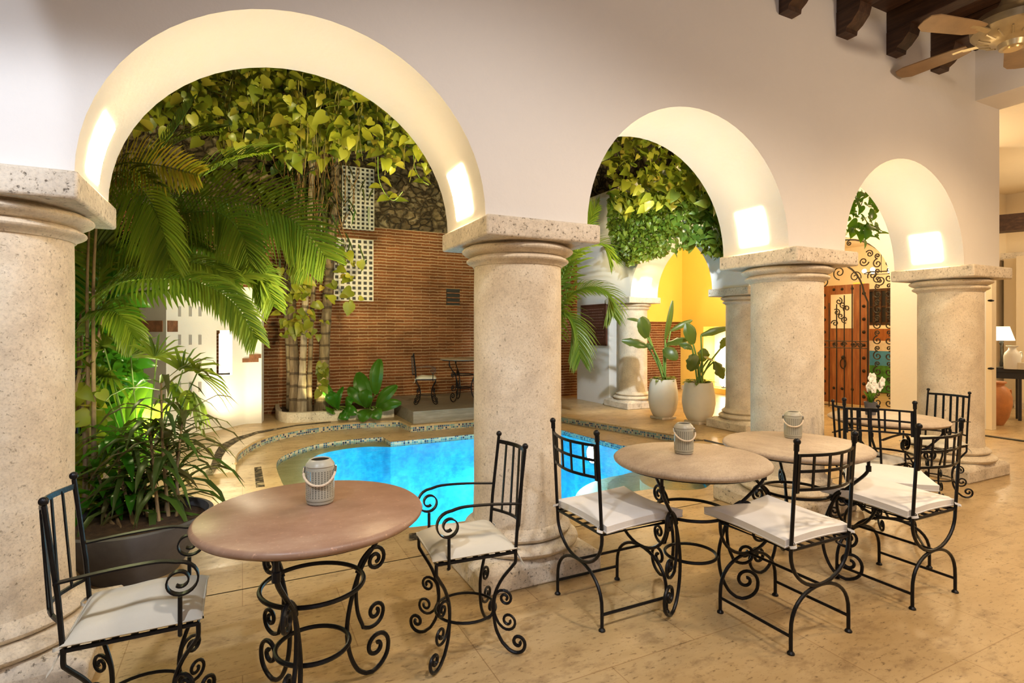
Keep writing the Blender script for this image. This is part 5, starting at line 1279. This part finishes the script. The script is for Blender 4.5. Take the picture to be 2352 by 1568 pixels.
# hall behind the gate
struct(MB().box(13.1, 13.2, -4.1, 9.6, 0, 4.1).build('wall_far', m_cream))
struct(MB().box(9.85, 13.1, 9.5, 9.6, 0, 3.5).build('wall_hall', m_cream))
struct(MB().box(9.62, 13.1, 5.2, 5.27, 0, 4.0).build('wall_hall', m_cream))
wn = thing('lattice_window', 'brown lattice window with garden view behind the gate scrolls', 'window', (12.9, 6.9, 0))
sh = MB()
for k in range(9): sh.box(-.02, .03, -.1+k*.14, -.06+k*.14, 1.55, 2.35)
sh.box(.0, .03, -.1, 1.06, 2.3, 2.36).box(0, .03, -.1, 1.06, 1.53, 1.6).box(.01, .03, -.1, 1.06, 1.93, 1.97).build('shutter', m_wood, wn)
MB().box(.03, .06, -.1, 1.06, 1.55, 2.35).build('dark_pane', m_black, wn)
MB().box(.0, .06, -.1, 1.06, 1.45, 1.53).build('sill', m_cream, wn); MB().box(.0, .05, -.1, 1.06, 1.18, 1.45).build('timber_panel', m_door, wn)
MB().box(.0, .05, -.1, 1.06, .95, 1.18).build('stone_panel', m_slab, wn)
MB().box(.0, .05, -.1, 1.06, .62, .95).build('blue_pane', plain('dusk_blue', (.06, .26, .50), .2), wn); MB().box(.0, .05, -.1, 1.06, .02, .62).build('green_pane', plain('garden_green', (.05, .20, .03), .6, 0, .5, 12), wn)
struct(MB().box(12.45, 12.6, 7.55, 7.72, 0, 2.5).build('trim_11', m_yellow))
ch = thing('chandelier', 'chandelier with glowing bulbs behind the gate arch', 'light', (11.3, 6.45, 2.55))
MB().tube([(0, 0, 0), (0, 0, .9)], .008, 6).build('rod', m_irond, ch)
MB().tube([(.28*math.cos(2*PI*k/24), .28*math.sin(2*PI*k/24), 0) for k in range(24)], .012, 6, closed=True).build('hoop', m_irond, ch)
for k in range(6): MB().ball((.28*math.cos(k*PI/3), .28*math.sin(k*PI/3), .05), .04).build('bulb', m_bulb, ch)

# ------------------------------------------------------------------ lounge at the right
struct(MB().box(9.5, 9.62, 3.93, 4.0, 0, 4.0).build('trim_12', m_cream))
for i, (px, d) in enumerate(((2312, 10.6), (2340, 10.2), (2370, 9.8))):
    p = at(px, 760, d); struct(MB().box(p.x-.16, p.x+.16, p.y-.16, p.y+.16, 0, 2.75).build('trim_%d' % (13+i), m_cream)); struct(MB().box(p.x-.18, p.x+.18, p.y-.18, p.y+.18, 0, .12).build('baseboard_%d' % i, m_slab))
p = at(2330, 595, 10.4); tag(MB().obox((p.x, p.y, 2.80), 1.6, .22, .07, math.radians(-62)).build('stone_lintel', m_slab), 'rough stone lintel across the lounge pillars', 'lintel')
p = at(2330, 512, 9.3); tag(MB().obox((p.x, p.y, p.z), 1.5, .14, .14, math.radians(-62)).build('wooden_lintel', m_wood), 'dark wooden lintel high in the lounge opening', 'beam')
cp = at(2320, 845, 8.7); ct = thing('console_table', 'dark console table in the lounge carrying the lamp', 'table', (cp.x, cp.y, 0), math.radians(-62))
MB().box(-.45, .55, -.2, .2, cp.z-.06, cp.z+.0).build('top', m_console, ct, bevel=.004); MB().box(-.25, .5, -.16, .16, cp.z-.16, cp.z-.06).build('apron', m_console, ct)
for sx in (.1, .48):
    for sy in (-.12, .12): MB().box(sx-.02, sx+.02, sy-.02, sy+.02, 0, cp.z-.16).build('leg', m_console, ct)
p = at(2300, 838, 8.65); lp_ = thing('table_lamp', 'lit table lamp with a cream shade on the console', 'lamp', (p.x, p.y, cp.z))
MB().lathe([(.09, 0), (.09, .015), (.02, .03), (.025, .08), (.015, .12), (.015, .36), (.03, .40), (.02, .43)], n=20).build('base', m_console, lp_)
MB().lathe([(.165, .44), (.10, .66), (.001, .66)], n=28).build('lamp_shade', m_shade, lp_)
lamp('table_lamp_bulb', 'POINT', (p.x, p.y, cp.z+.4), 12, (1, .82, .5), .05)
p = at(2325, 838, 8.5); jg = thing('ceramic_jug', 'white ceramic jug beside the lamp on the console', 'jug', (p.x, p.y, cp.z))
MB().lathe([(.001, 0), (.10, 0), (.105, .2), (.09, .25), (.05, .30), (.045, .33), (.08, .36), (.07, .36)], n=28).build('body', m_jug, jg)
MB().tube(smooth_pts([(.08, -.03, .24), (.14, -.06, .26), (.15, -.06, .18), (.10, -.04, .14)], 5), .012, 6).build('handle', m_jug, jg)
tag(MB().lathe([(.001, 0), (.07, 0), (.07, .10), (.06, .11), (.06, .0)], n=20).build('glass_jar', m_pot, loc=tuple(at(2347, 838, 8.4).xy)+(cp.z,)), 'small jar with a lid at the right edge of the console', 'jar')
ap = onz(2286, 986); am = thing('terracotta_jar', 'tall terracotta jar standing on the floor under the console', 'jar', (10.12, 4.14, 0))
MB().lathe([(.001, 0), (.09, 0), (.15, .12), (.19, .30), (.19, .42), (.15, .54), (.10, .59), (.10, .61), (.13, .63), (.12, .65), (.08, .63)], n=32).build('body', m_terra, am)
MB().tube(smooth_pts([(.15, -.08, .50), (.19, -.1, .52), (.20, -.1, .46), (.17, -.09, .42)], 4), .012, 6).build('handle', m_terra, am)
for py in (690, 846):
    q = onx(2276, py, 9.46); tag(MB().lathe([(.001, -.05), (.012, -.035), (.018, 0), (.012, .035), (.001, .05)], n=10).build('door_bolt', m_iron, loc=tuple(q)), 'upper small black bolt projecting beside the rightmost column' if py < 700 else 'lower small black bolt projecting beside the rightmost column', 'bolt').rotation_euler = (0, PI/2, -YAW)
